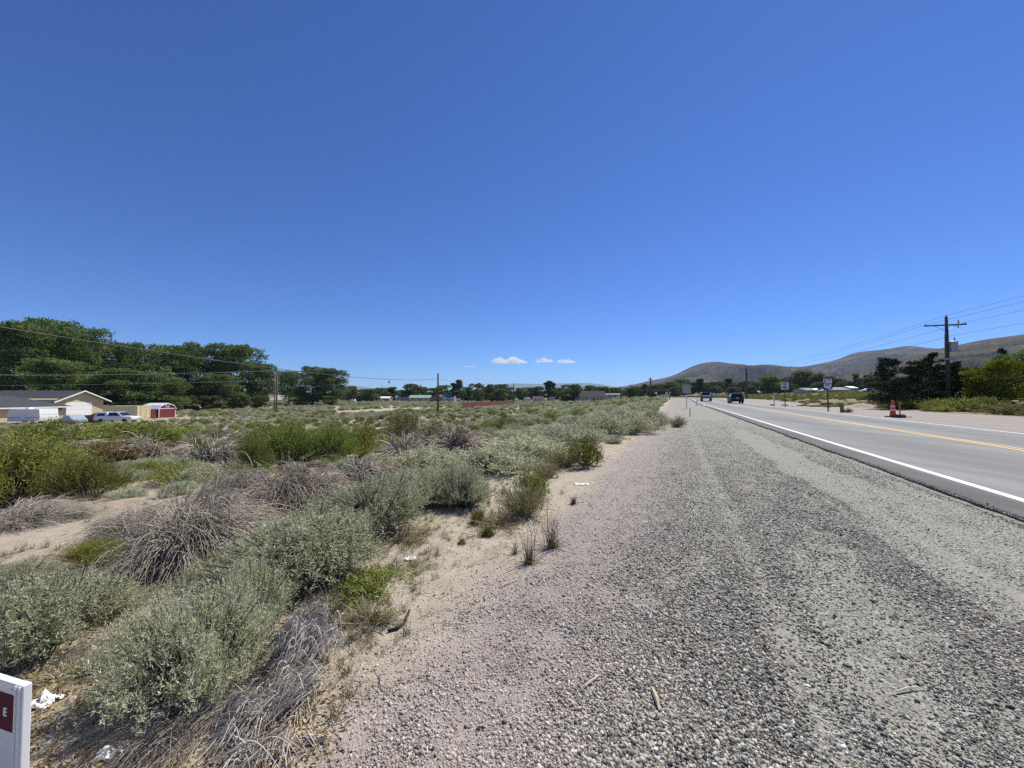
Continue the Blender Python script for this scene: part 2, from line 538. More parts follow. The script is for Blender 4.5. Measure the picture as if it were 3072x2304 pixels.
# ------------------------------------------------------------------ road and its painted lines
def asphalt_material():
    m, nt, out = new_mat('asphalt')
    L = nt.links.new
    pos = N(nt, 'ShaderNodeNewGeometry').outputs['Position']
    a_s = N(nt, 'ShaderNodeAttribute', attribute_name='s').outputs['Fac']
    def noise(scale, detail, rough=0.6, vec=None):
        n = N(nt, 'ShaderNodeTexNoise', i_Scale=scale, i_Detail=detail, i_Roughness=rough); L(vec or pos, n.inputs['Vector']); return n.outputs['Fac']
    mp = N(nt, 'ShaderNodeMapping'); mp.inputs['Rotation'].default_value = (0, 0, HEAD); mp.inputs['Scale'].default_value = (1, 0.05, 1)
    L(pos, mp.inputs['Vector'])
    base = ramp(nt, [(0.25, (0.20, 0.202, 0.194)), (0.6, (0.29, 0.291, 0.274)), (0.85, (0.36, 0.358, 0.333))])
    L(noise(90.0, 6, 0.75), base.inputs['Fac'])
    streak = ramp(nt, [(0.3, (0.66, 0.66, 0.66)), (0.7, (1.12, 1.12, 1.12))])
    L(noise(1.3, 5, 0.6, mp.outputs[0]), streak.inputs['Fac'])
    mu = N(nt, 'ShaderNodeMix', data_type='RGBA', blend_type='MULTIPLY'); mu.inputs['Factor'].default_value = 1
    L(base.outputs[0], mu.inputs['A']); L(streak.outputs[0], mu.inputs['B'])
    # oil-darkened middle of each lane
    ab = N(nt, 'ShaderNodeMath', operation='SUBTRACT'); L(a_s, ab.inputs[0]); ab.inputs[1].default_value = 3.5
    ab2 = N(nt, 'ShaderNodeMath', operation='ABSOLUTE'); L(ab.outputs[0], ab2.inputs[0])
    lane = ramp(nt, [(0.20, (1, 1, 1)), (0.46, (0.80, 0.80, 0.79)), (0.60, (0.84, 0.84, 0.83)), (0.85, (1, 1, 1))])
    ab3 = N(nt, 'ShaderNodeMath', operation='MULTIPLY'); ab3.inputs[1].default_value = 0.286; L(ab2.outputs[0], ab3.inputs[0])
    L(ab3.outputs[0], lane.inputs['Fac'])
    ml = N(nt, 'ShaderNodeMix', data_type='RGBA', blend_type='MULTIPLY'); ml.inputs['Factor'].default_value = 1
    L(mu.outputs['Result'], ml.inputs['A']); L(lane.outputs[0], ml.inputs['B'])
    mu = ml
    # darker unworn margin outside the edge line
    mr = N(nt, 'ShaderNodeMapRange', interpolation_type='SMOOTHSTEP'); L(a_s, mr.inputs['Value'])
    mr.inputs['From Min'].default_value = 0.05; mr.inputs['From Max'].default_value = -0.1
    mg = N(nt, 'ShaderNodeMix', data_type='RGBA', blend_type='MULTIPLY'); mg.inputs['B'].default_value = (0.55, 0.535, 0.515, 1)
    L(mr.outputs[0], mg.inputs['Factor']); L(mu.outputs['Result'], mg.inputs['A'])
    b = N(nt, 'ShaderNodeBsdfPrincipled', i_Roughness=0.85); b.inputs['Specular IOR Level'].default_value = 0.3
    L(mg.outputs['Result'], b.inputs['Base Color'])
    bp = N(nt, 'ShaderNodeBump', i_Strength=0.5, i_Distance=0.006); L(noise(140.0, 4, 0.7), bp.inputs['Height']); L(bp.outputs[0], b.inputs['Normal'])
    L(b.outputs[0], out.inputs['Surface'])
    return m

def line_material(name, col):
    m, nt, out = new_mat(name)
    L = nt.links.new
    pos = N(nt, 'ShaderNodeNewGeometry').outputs['Position']
    n = N(nt, 'ShaderNodeTexNoise', i_Scale=11.0, i_Detail=9.0, i_Roughness=0.7); L(pos, n.inputs['Vector'])
    r = ramp(nt, [(0.20, tuple(c * 0.6 for c in col)), (0.30, tuple(c * 0.93 for c in col)), (0.7, col)])
    L(n.outputs['Fac'], r.inputs['Fac'])
    b = N(nt, 'ShaderNodeBsdfPrincipled', i_Roughness=0.7)
    L(r.outputs[0], b.inputs['Base Color']); L(b.outputs[0], out.inputs['Surface'])
    return m

rt = np.concatenate([np.arange(-40, -2, 0.5), np.arange(-2, 26, 0.07), np.arange(26, 40, 0.25), np.arange(40, 120, 1.0), np.arange(120, 1500, 4.0)])
def strip(s_list, z_list, name, mats, wobble=None):
    cols = []
    for j, (s_, z_) in enumerate(zip(s_list, z_list)):
        sv = s_ + (wobble[j] if wobble is not None else 0)
        x, y = road_pt(rt, sv)
        cols.append(np.stack([x, y, road_rise(rt) + z_], -1))
    v = np.stack(cols, 1)
    n, k = v.shape[:2]
    ix = np.arange(n * k).reshape(n, k)
    q = np.stack([ix[:-1, :-1], ix[:-1, 1:], ix[1:, 1:], ix[1:, :-1]], -1).reshape(-1, 4)
    sa = np.broadcast_to(np.array(s_list, float)[None, :], (n, k)).ravel()
    return mesh_obj(name, v.reshape(-1, 3), quads=q, mats=mats, attrs={'s': sa})
jag = 0.085 * (fbm(rt * 1.6, rt * 0 + 3, 6, 31) - 0.5) * 2
jag2 = 0.06 * (fbm(rt * 1.7, rt * 0 + 8, 4, 37) - 0.5) * 2
road = strip([-0.40, -0.46, -0.42, 0.0, 1.75, 3.5, 5.25, 7.0, 7.55, 7.62], [-0.15, 0.078, 0.098, 0.11, 0.13, 0.15, 0.13, 0.11, 0.10, -0.15], 'road', [asphalt_material()],
             wobble=[jag, jag, jag, 0, 0, 0, 0, 0, jag2, jag2])
tag(road, 'grey two lane asphalt road running off and bending away', kind='structure')
white_line, yellow_line = line_material('white_road_paint', (0.80, 0.80, 0.78)), line_material('yellow_road_paint', (0.74, 0.47, 0.13))
def zr(s_): return 0.11 + 0.04 * (1 - abs(s_ - 3.5) / 3.5) + 0.004
for s_, w_, mat_, nm in ((0.06, 0.12, white_line, 'white_edge_line'), (7.0 - 0.06, 0.12, white_line, 'white_edge_line'),
                         (3.40, 0.105, yellow_line, 'yellow_centre_line'), (3.62, 0.105, yellow_line, 'yellow_centre_line')):
    o = strip([s_ - w_ / 2, s_ + w_ / 2], [zr(s_ - w_ / 2), zr(s_ + w_ / 2)], nm, [mat_])
    o.parent = road

# ------------------------------------------------------------------ hills and mountains
def hill_mat(name, stops, scale, veg=None):
    m, nt, out = new_mat(name)
    L = nt.links.new
    pos = N(nt, 'ShaderNodeNewGeometry').outputs['Position']
    n = N(nt, 'ShaderNodeTexNoise', i_Scale=scale, i_Detail=10.0, i_Roughness=0.68); L(pos, n.inputs['Vector'])
    r = ramp(nt, stops); L(n.outputs['Fac'], r.inputs['Fac'])
    n2 = N(nt, 'ShaderNodeTexNoise', i_Scale=scale * 14, i_Detail=4.0, i_Roughness=0.7); L(pos, n2.inputs['Vector'])
    r2 = ramp(nt, [(0.40, (0.45, 0.48, 0.45)), (0.60, (1.25, 1.2, 1.16))]); L(n2.outputs['Fac'], r2.inputs['Fac'])
    mu = N(nt, 'ShaderNodeMix', data_type='RGBA', blend_type='MULTIPLY'); mu.inputs['Factor'].default_value = 1
    L(r.outputs[0], mu.inputs['A']); L(r2.outputs[0], mu.inputs['B'])
    b = N(nt, 'ShaderNodeBsdfDiffuse'); L(mu.outputs['Result'], b.inputs['Color']); L(b.outputs[0], out.inputs['Surface'])
    return m

def ridge(name, skyline, depth, front, back, mat, label, seed, gully=0.25, freq=0.004, base_z=-3.0, rows=70, power=1.25):
    px = np.array([p[0] for p in skyline], float); py = np.array([p[1] for p in skyline], float)
    n = 420
    xs = np.linspace(px[0], px[-1], n)
    ys = np.interp(xs, px, py)
    k = np.ones(7) / 7
    ys = np.convolve(np.pad(ys, 3, mode='edge'), k, 'valid')
    vv = np.linspace(0, 1, rows)
    V = []
    for i, v in enumerate(np.concatenate([vv, 1 + vv[1:10] * 1.0])):
        d = depth - front * (1 - v) if v <= 1 else depth + back * (v - 1) / 0.13 * 0.13 / (vv[9])
        dep = np.full(n, d)
        X = (xs - CX) / FPX * depth * (0.35 + 0.65 * d / depth)
        crest = EYE + (HORIZON - ys) / FPX * depth - base_z
        prof = v ** power if v <= 1 else max(0.0, 1 - (v - 1) / vv[9]) ** 1.2
        g = fbm(X * freq + 0.8 * fbm(X * freq * .6, dep * freq * .6, 3, seed + 3), dep * freq * 0.45, 5, seed)
        rid = 1 - np.abs(g - 0.5) * 4
        w = v * max(0.0, 1 - v) ** 1.7 * 5 if v <= 1 else 0
        g2 = fbm(X * freq * 2.7 + 5, dep * freq * 1.1, 4, seed + 9)
        rid = rid + 0.45 * (1 - np.abs(g2 - 0.5) * 4)
        Z = base_z + crest * np.clip(prof + gully * (rid - 0.6) * 0.42 * w, 0, None)
        if v < 0.98:
            Z = np.minimum(Z, EYE + (base_z + crest - EYE) * (d / depth) * (0.86 + 0.13 * v))
        V.append(np.stack([X, dep, Z], -1))
    V = np.stack(V, 0)
    r, c = V.shape[:2]
    ix = np.arange(r * c).reshape(r, c)
    q = np.stack([ix[:-1, :-1], ix[:-1, 1:], ix[1:, 1:], ix[1:, :-1]], -1).reshape(-1, 4)
    o = mesh_obj(name, V.reshape(-1, 3), quads=q, mats=[mat], smooth=True)
    return tag(o, label, kind='structure')

ridge('hills', [(1700, 1190), (1780, 1172), (1817, 1164), (1880, 1159), (1920, 1149), (1960, 1140), (2010, 1131), (2040, 1118), (2060, 1107), (2080, 1097), (2100, 1090), (2130, 1085),
      (2170, 1084), (2182, 1087), (2195, 1094), (2212, 1097), (2240, 1098), (2270, 1095), (2300, 1092), (2325, 1094), (2350, 1099), (2400, 1102), (2440, 1095), (2510, 1081), (2540, 1067), (2570, 1056), (2640, 1050),
      (2690, 1043), (2720, 1036), (2745, 1036), (2770, 1042), (2825, 1046), (2900, 1040), (3000, 1050), (3200, 1040), (3600, 1020), (4200, 1050), (5200, 1080)],
      3200, 1700, 900, hill_mat('bare_hillside', [(0.34, (0.042, 0.030, 0.027)), (0.5, (0.088, 0.064, 0.056)), (0.66, (0.165, 0.122, 0.100))], 0.0032),
      'bare purplish brown hills with a flat topped knoll beyond the road', 3, gully=1.5, freq=0.0042)
ridge('hill_slope', [(2330, 1180), (2420, 1160), (2500, 1138), (2600, 1108), (2700, 1075), (2760, 1059), (2850, 1040), (2960, 1018), (3072, 1003), (3300, 960), (3700, 930), (4200, 950), (5200, 1000)],
      1500, 950, 500, hill_mat('grassy_hillside', [(0.34, (0.055, 0.046, 0.030)), (0.5, (0.100, 0.080, 0.055)), (0.66, (0.165, 0.130, 0.092))], 0.006),
      'nearer olive brown hillside rising behind the dark junipers', 11, gully=1.2, freq=0.008, power=1.1)
ridge('mountains', [(-3500, 1150), (-1500, 1146), (0, 1148), (600, 1150), (900, 1152), (1040, 1154), (1100, 1160), (1140, 1171), (1200, 1181), (1300, 1184), (1430, 1174), (1460, 1164), (1485, 1155), (1500, 1150), (1560, 1150),
      (1600, 1153), (1640, 1151), (1700, 1150), (1740, 1148), (1765, 1147), (1790, 1150), (1810, 1154), (1850, 1161), (1900, 1170), (2000, 1178), (2300, 1182)],
      14000, 4500, 2500, hill_mat('distant_mountainside', [(0.3, (0.045, 0.042, 0.042)), (0.7, (0.085, 0.075, 0.068))], 0.0014),
      'far blue mountain ridge low on the horizon', 23, gully=0.5, freq=0.0017)

# ------------------------------------------------------------------ clouds: small cumulus far beyond the ridge
def cloud(px0, px1, py0, py1, depth, seed, label, dens):
    r_ = random.Random(seed)
    m, nt, out = new_mat('cloud_vapour')
    L = nt.links.new
    tc = N(nt, 'ShaderNodeTexCoord')
    w = (px1 - px0) / FPX * depth; h = (py1 - py0) / FPX * depth
    nz = N(nt, 'ShaderNodeTexNoise', i_Scale=1.0 / (h * 0.9), i_Detail=6.0, i_Roughness=0.6); L(tc.outputs['Object'], nz.inputs['Vector'])
    mr = N(nt, 'ShaderNodeMapRange'); L(nz.outputs['Fac'], mr.inputs['Value'])
    mr.inputs['From Min'].default_value = 0.40; mr.inputs['From Max'].default_value = 0.60; mr.inputs['To Max'].default_value = dens
    pv = N(nt, 'ShaderNodeVolumePrincipled'); pv.inputs['Color'].default_value = (0.97, 0.97, 0.97, 1); pv.inputs['Anisotropy'].default_value = 0.35
    L(mr.outputs[0], pv.inputs['Density']); L(pv.outputs[0], out.inputs['Volume'])
    c = at_depth((px0 + px1) / 2, py1, depth)
    rows, cols = 14, 40
    V = []
    bumps = [(r_.uniform(-0.9, 0.9), r_.uniform(0.25, 1.0), r_.uniform(0.10, 0.28)) for _ in range(9)]
    for i in range(rows + 1):
        ph = math.pi * i / rows
        for j in range(cols):
            th = 2 * math.pi * j / cols
            x, y, z = math.sin(ph) * math.cos(th), math.sin(ph) * math.sin(th), math.cos(ph)
            top = 0.35 + sum(a * math.exp(-((x - b) / s_) ** 2) for b, a, s_ in bumps) * 0.55
            V.append((x * w / 2, y * w * 0.3, z * h * (min(1.0, top) if z > 0 else 0.10)))
    F = []
    for i in range(rows):
        for j in range(cols):
            a, b = i * cols + j, i * cols + (j + 1) % cols
            F.append((a, a + cols, b + cols, b))
    me = bpy.data.meshes.new('cloud'); me.from_pydata(V, [], F); me.materials.append(m); me.update()
    o = bpy.data.objects.new('cloud', me); C.objects.link(o); o.location = c
    return tag(o, label, 'cloud', 'small clouds over the far ridge')
cloud(1472, 1584, 1069, 1088, 22000, 1, 'largest of the small white clouds above the far ridge', 0.005)
cloud(1604, 1660, 1070, 1086, 22000, 2, 'middle-sized white cloud puff beside the largest one', 0.004)
cloud(1668, 1730, 1076, 1088, 22000, 3, 'last low white cloud of the row, nearest the hills', 0.004)
cloud(1384, 1426, 1096, 1101, 22000, 4, 'thin flat wisp of cloud lower than the others', 0.003)

# ------------------------------------------------------------------ haze
def haze_box():
    m, nt, out = new_mat('desert_haze')
    pv = N(nt, 'ShaderNodeVolumePrincipled')
    pv.inputs['Color'].default_value = (0.56, 0.78, 1.0, 1)
    pv.inputs['Density'].default_value = 5.8e-5
    pv.inputs['Anisotropy'].default_value = 0.2
    pv.inputs['Density Attribute'].default_value = ''
    pv.inputs['Temperature Attribute'].default_value = ''
    m.cycles.homogeneous_volume = True
    nt.links.new(pv.outputs[0], out.inputs['Volume'])
    zmin = float(GZ.min()) - 1.0
    o = MB().box(-60000, 60000, -12000, 18000, zmin - 8, 585).build('haze', m)
    return tag(o, 'pale blue desert haze that veils the far ridge', kind='stuff')
haze_box()
# ------------------------------------------------------------------ plants: meshes
def unit(v):
    return v / np.maximum(np.linalg.norm(v, axis=-1, keepdims=True), 1e-9)

def strands(P, rad, sides=3):
    """P (n,k,3) poly-lines, rad (n,k): thin tubes -> verts, quads"""
    n, k = P.shape[:2]
    d = unit(P[:, -1] - P[:, 0])
    ref = np.where(np.abs(d[:, 2:3]) < 0.9, np.array([[0, 0, 1.0]]), np.array([[1.0, 0, 0]]))
    u = unit(np.cross(d, ref)); w = np.cross(d, u)
    ang = 2 * np.pi * np.arange(sides) / sides
    off = u[:, None, :] * np.cos(ang)[None, :, None] + w[:, None, :] * np.sin(ang)[None, :, None]
    V = P[:, :, None, :] + off[:, None, :, :] * rad[:, :, None, None]
    ix = np.arange(n * k * sides).reshape(n, k, sides)
    nx = np.roll(ix, -1, axis=2)
    q = np.stack([ix[:, :-1], nx[:, :-1], nx[:, 1:], ix[:, 1:]], -1).reshape(-1, 4)
    return V.reshape(-1, 3), q

def leaves(p, d, length, width, r):
    """diamond leaves at p along d -> verts, quads"""
    n = len(p)
    side = unit(np.cross(d, unit(r.normal(size=(n, 3)))))
    nrm = np.cross(side, d)
    L_ = length[:, None]; W = width[:, None]
    mid = p + d * L_ * 0.5 + nrm * L_ * 0.08
    V = np.stack([p, mid + side * W * 0.5, p + d * L_, mid - side * W * 0.5], 1)
    return V.reshape(-1, 3), np.arange(n * 4).reshape(n, 4)

def dome_dirs(n, r, up=0.15):
    a = r.uniform(0, 2 * np.pi, n)
    z = r.uniform(up, 1.0, n) ** 0.8
    rr = np.sqrt(1 - z * z)
    return np.stack([rr * np.cos(a), rr * np.sin(a), z], -1)

def lump(dirs, r, k=7, amp=0.22):
    """uneven outline: radius factor by direction"""
    f = np.ones(len(dirs))
    for _ in range(k):
        c = unit(r.normal(size=3) * np.array([1, 1, .6]))
        f += r.uniform(-amp, amp) * np.exp(-(1 - dirs @ c) * 5)
    return f

def leafy_shrub(seed, n_twigs, per_twig, leaf_l, leaf_w, twig_l, spread=1.0, n_stems=40, height=0.8, upright=0.55, inner=0.5, amp=0.25, up=0.15, gaps=7):
    """unit shrub: about 1 m radius, `height` m tall; returns foliage and stem arrays"""
    r = np.random.default_rng(seed)
    ds = dome_dirs(n_twigs, r, up)
    f = lump(ds, r, amp=amp)
    rad = f[:, None] * np.array([[1.0, 1.0, height]])
    q = r.uniform(inner, 1.0, n_twigs) ** 0.6
    # twigs gather into sprigs
    nc = max(24, n_twigs // 14)
    cd = dome_dirs(nc, r, up); cf = lump(cd, r, amp=amp)
    which = r.integers(0, nc, n_twigs)
    base_c = cd[which] * (cf[which, None] * np.array([[1.0, 1.0, height]])) * r.uniform(inner, 0.92, n_twigs)[:, None] + r.normal(size=(n_twigs, 3)) * 0.075
    own = ds * rad * (q * 0.9)[:, None]
    pick = r.random(n_twigs) < 0.72
    base = np.where(pick[:, None], base_c, own)
    keep = np.ones(n_twigs, bool)                            # thin places where the bare wood shows
    for _ in range(gaps):
        g = unit(r.normal(size=3) * np.array([1, 1, .7]) + np.array([0, 0, .35]))
        keep &= ~((unit(base) @ g > r.uniform(0.90, 0.97)) & (r.random(n_twigs) < 0.85))
    base = base[keep]; n_twigs = len(base)
    base[:, 2] = np.maximum(base[:, 2], 0.02)
    outd = unit(base * np.array([1, 1, 1.0]))
    d = unit(outd * (1 - upright) + np.array([0, 0, 1.0]) * upright + r.normal(size=(n_twigs, 3)) * 0.32)
    tl = twig_l * r.uniform(0.6, 1.3, n_twigs)
    tv = r.random(n_twigs)
    t = (np.arange(per_twig) + 0.5)[None, :] / per_twig + r.uniform(-.5, .5, (n_twigs, per_twig)) / per_twig
    bend = r.normal(size=(n_twigs, 3)) * 0.12
    pos = base[:, None] + d[:, None] * (tl[:, None] * t)[..., None] + bend[:, None] * (t ** 2 * tl[:, None])[..., None]
    ld = unit(d[:, None] * 0.65 + r.normal(size=(n_twigs, per_twig, 3)) * 0.55)
    n = n_twigs * per_twig
    ll = leaf_l * r.uniform(0.6, 1.25, n); lw = leaf_w * r.uniform(0.7, 1.3, n)
    V, Q = leaves(pos.reshape(-1, 3), ld.reshape(-1, 3), ll, lw, r)
    val = np.clip(np.repeat(tv, per_twig) * 0.55 + r.random(n) * 0.45, 0, 1)
    # stems: from the root to a sample of the twigs
    k = 5
    pickst = r.integers(0, n_twigs, n_stems)
    end = base[pickst] + d[pickst] * tl[pickst, None]
    root = r.normal(size=(n_stems, 3)) * np.array([[0.09, 0.09, 0.0]])
    tt = np.linspace(0, 1, k)[None, :, None]
    P = root[:, None] * (1 - tt) + end[:, None] * tt
    P[:, :, 2] -= 0.18 * (tt[..., 0] * (1 - tt[..., 0])) * (1 - 0.5)
    P += r.normal(size=P.shape) * 0.018
    SR = (np.linspace(1, 0.35, k)[None, :] * 0.014 * r.uniform(0.6, 1.5, n_stems)[:, None])
    SV, SQ = strands(P, SR)
    return V, Q, np.repeat(val, 4), SV, SQ, np.repeat(r.random(n_stems), k * 3)

def dead_shrub(seed, n, height=0.6, lean=(-0.6, -0.4), fine=0.0035, k=6, comb=0.5):
    """grey dead brush: thin arching twigs that droop, combed to one side; branched tufts"""
    r = np.random.default_rng(seed)
    lean = np.array([lean[0], lean[1], 0.0])
    nb = max(20, n // 16)
    bd = unit(dome_dirs(nb, r, 0.0) + lean[None] * comb * 0.9)
    bl = r.uniform(0.35, 0.8, nb)
    which = r.integers(0, nb, n)
    s = r.uniform(0.15, 1.0, n)
    start = bd[which] * (bl[which] * s)[:, None] * np.array([[1, 1, height * 1.35]])
    start += r.normal(size=(n, 3)) * 0.06
    start[:, 2] = np.maximum(start[:, 2], 0.01)
    d = unit(bd[which] + lean[None] * comb + r.normal(size=(n, 3)) * 0.33)
    ln = r.uniform(0.25, 0.62, n)
    t = np.linspace(0, 1, k)
    curve = r.normal(size=(n, 3)) * 0.16
    P = start[:, None] + d[:, None] * (ln[:, None] * t[None])[..., None] + curve[:, None] * (t[None] ** 2 * ln[:, None])[..., None]
    droop = r.uniform(0.4, 1.15, n)
    P[:, :, 2] -= (t[None] ** 2) * (droop * ln)[:, None] * 0.9
    P[:, :, 2] = np.maximum(P[:, :, 2], 0.01 + 0.03 * r.random(n)[:, None])
    rad = np.linspace(1, 0.4, k)[None] * fine * r.uniform(0.6, 1.6, n)[:, None]
    V, Q = strands(P, rad)
    # a few thicker bleached limbs
    m = nb
    tt = np.linspace(0, 1, k)
    BP = bd[:, None] * (bl[:, None] * tt[None])[..., None] * np.array([1, 1, height * 1.35]) + r.normal(size=(m, k, 3)) * 0.02
    BP[:, :, 2] = np.maximum(BP[:, :, 2], 0.005)
    BR = np.linspace(1, 0.45, k)[None] * fine * 2.8 * r.uniform(0.6, 1.5, m)[:, None]
    V2, Q2 = strands(BP, BR)
    return V, Q, np.repeat(r.random(n), k * 3), V2, Q2, np.repeat(r.random(m), k * 3)

def tuft(seed, n, length, spread, width, droop=0.3):
    """grass: blades from one root"""
    r = np.random.default_rng(seed)
    a = r.uniform(0, 2 * np.pi, n)
    tilt = np.abs(r.normal(0, spread, n))
    d = np.stack([np.sin(tilt) * np.cos(a), np.sin(tilt) * np.sin(a), np.cos(tilt)], -1)
    k = 5
    t = np.linspace(0, 1, k)
    ln = length * r.uniform(0.45, 1.0, n)
    root = r.normal(size=(n, 3)) * np.array([[0.14, 0.14, 0]]) * spread * length
    P = root[:, None] + d[:, None] * (ln[:, None] * t[None])[..., None]
    P[:, :, :2] += (d[:, None, :2] * (t[None] ** 2 * ln[:, None] * droop)[..., None])
    P[:, :, 2] -= t[None] ** 2 * ln[:, None] * droop * tilt[:, None]
    P[:, :, 2] = np.maximum(P[:, :, 2], 0.003)
    rad = np.linspace(1, 0.3, k)[None] * width * r.uniform(0.6, 1.4, n)[:, None]
    V, Q = strands(P, rad)
    return V, Q, np.repeat(r.random(n), k * 3)

# --- plant colours
M_SAGE = leaf_mat('saltbush_leaf', [(0.0, (0.21, 0.165, 0.105)), (0.10, (0.27, 0.272, 0.158)), (0.45, (0.435, 0.458, 0.292)), (1.0, (0.72, 0.735, 0.545))], 0.38, 0.22, hue=0.018)
M_GREEN = leaf_mat('greasewood_leaf', [(0.0, (0.12, 0.11, 0.03)), (0.12, (0.12, 0.152, 0.028)), (0.5, (0.215, 0.255, 0.058)), (1.0, (0.42, 0.445, 0.145))], 0.30, 0.28, hue=0.03)
M_LIME = leaf_mat('lime_leaf', [(0.0, (0.16, 0.20, 0.05)), (0.5, (0.27, 0.32, 0.085)), (1.0, (0.40, 0.43, 0.17))], 0.35, 0.05)
M_OLIVE = leaf_mat('weed_leaf', [(0.0, (0.15, 0.135, 0.045)), (0.45, (0.25, 0.225, 0.085)), (0.85, (0.37, 0.32, 0.14)), (1.0, (0.55, 0.46, 0.12))], 0.28, 0.14, hue=0.015)
M_RUST = leaf_mat('rusty_leaf', [(0.0, (0.125, 0.10, 0.035)), (0.5, (0.22, 0.175, 0.065)), (1.0, (0.34, 0.27, 0.12))], 0.25, 0.15)
M_TWIG = leaf_mat('dead_twig', [(0.0, (0.19, 0.158, 0.12)), (0.5, (0.37, 0.322, 0.258)), (1.0, (0.64, 0.575, 0.48))], 0.0, 0.14, hue=0.006)
M_LIMB = leaf_mat('bleached_limb', [(0.0, (0.20, 0.18, 0.16)), (0.6, (0.35, 0.32, 0.29)), (1.0, (0.52, 0.48, 0.43))], 0.0, 0.10)
M_STEM = leaf_mat('brown_stem', [(0.0, (0.10, 0.082, 0.065)), (1.0, (0.30, 0.26, 0.21))], 0.0, 0.15)
M_STRAW = leaf_mat('dry_straw', [(0.0, (0.24, 0.20, 0.15)), (0.5, (0.42, 0.37, 0.29)), (1.0, (0.60, 0.54, 0.44))], 0.1, 0.08)
M_GRASS = leaf_mat('dry_green_grass', [(0.0, (0.14, 0.13, 0.06)), (0.6, (0.27, 0.25, 0.13)), (1.0, (0.42, 0.38, 0.23))], 0.15, 0.1)

# --- prototypes (mesh data shared by every plant of the kind)
PROTO = {}
def make_proto(key, arrays, mats):
    V, Q, val, SV, SQ, sval = arrays
    me_f = mesh_obj('foliage', V, quads=Q, mats=[mats[0]], attrs={'v': val}, link=False).data
    me_s = mesh_obj('stems', SV, quads=SQ, mats=[mats[1]], attrs={'v': sval}, link=False).data
    both = mesh_obj(key, np.concatenate([V, SV]), quads=np.concatenate([Q, SQ + len(V)]), mats=list(mats),
                    mat_idx=np.concatenate([np.zeros(len(Q)), np.ones(len(SQ))]), attrs={'v': np.concatenate([val, sval])}, link=False)
    z = np.concatenate([V[:, 2], SV[:, 2]]); rr = np.hypot(V[:, 0], V[:, 1])
    PROTO[key] = dict(f=me_f, s=me_s, both=both.data, obj=both, h=float(np.percentile(z, 99.0)), r=float(np.percentile(rr, 96)))

for i in range(3):
    make_proto(f'sage_near{i}', leafy_shrub(100 + i, 4200, 12, 0.050, 0.0095, 0.20, n_stems=420, height=0.80, inner=0.48, up=0.26, amp=0.55, gaps=9), (M_SAGE, M_STEM))
for i in range(4):
    make_proto(f'sage{i}', leafy_shrub(120 + i, 1300, 7, 0.095, 0.021, 0.24, n_stems=90, height=0.78, inner=0.45, amp=0.3), (M_SAGE, M_STEM))
for i in range(2):
    make_proto(f'green_near{i}', leafy_shrub(140 + i, 2400, 10, 0.075, 0.013, 0.30, n_stems=160, height=0.95, upright=0.6, inner=0.45, amp=0.5), (M_GREEN, M_STEM))
for i in range(3):
    make_proto(f'green{i}', leafy_shrub(150 + i, 800, 6, 0.125, 0.032, 0.32, n_stems=60, height=0.9, upright=0.6, inner=0.45, amp=0.5), (M_GREEN, M_STEM))
make_proto('lime0', leafy_shrub(160, 700, 8, 0.11, 0.024, 0.30, n_stems=60, height=0.6, upright=0.45), (M_LIME, M_STEM))
for i in range(2):
    make_proto(f'olive{i}', leafy_shrub(165 + i, 900, 8, 0.060, 0.014, 0.34, n_stems=200, height=0.75, upright=0.75, inner=0.2, amp=0.3), (M_OLIVE, M_STRAW))
make_proto('rust0', leafy_shrub(170, 700, 7, 0.085, 0.022, 0.32, n_stems=100, height=0.85, upright=0.65, inner=0.3, amp=0.35), (M_RUST, M_STEM))
make_proto('rust1', leafy_shrub(171, 700, 7, 0.085, 0.022, 0.28, n_stems=160, height=0.7, upright=0.55, inner=0.3, amp=0.35), (M_RUST, M_TWIG))
for i in range(3):
    make_proto(f'dead_near{i}', dead_shrub(180 + i, 4600, 0.62 + 0.06 * i, comb=0.6, fine=0.0034), (M_TWIG, M_LIMB))
for i in range(3):
    make_proto(f'dead{i}', dead_shrub(190 + i, 900, 0.6, lean=(-0.4 + .4 * i, -.5), comb=0.35, fine=0.0085, k=5), (M_TWIG, M_LIMB))
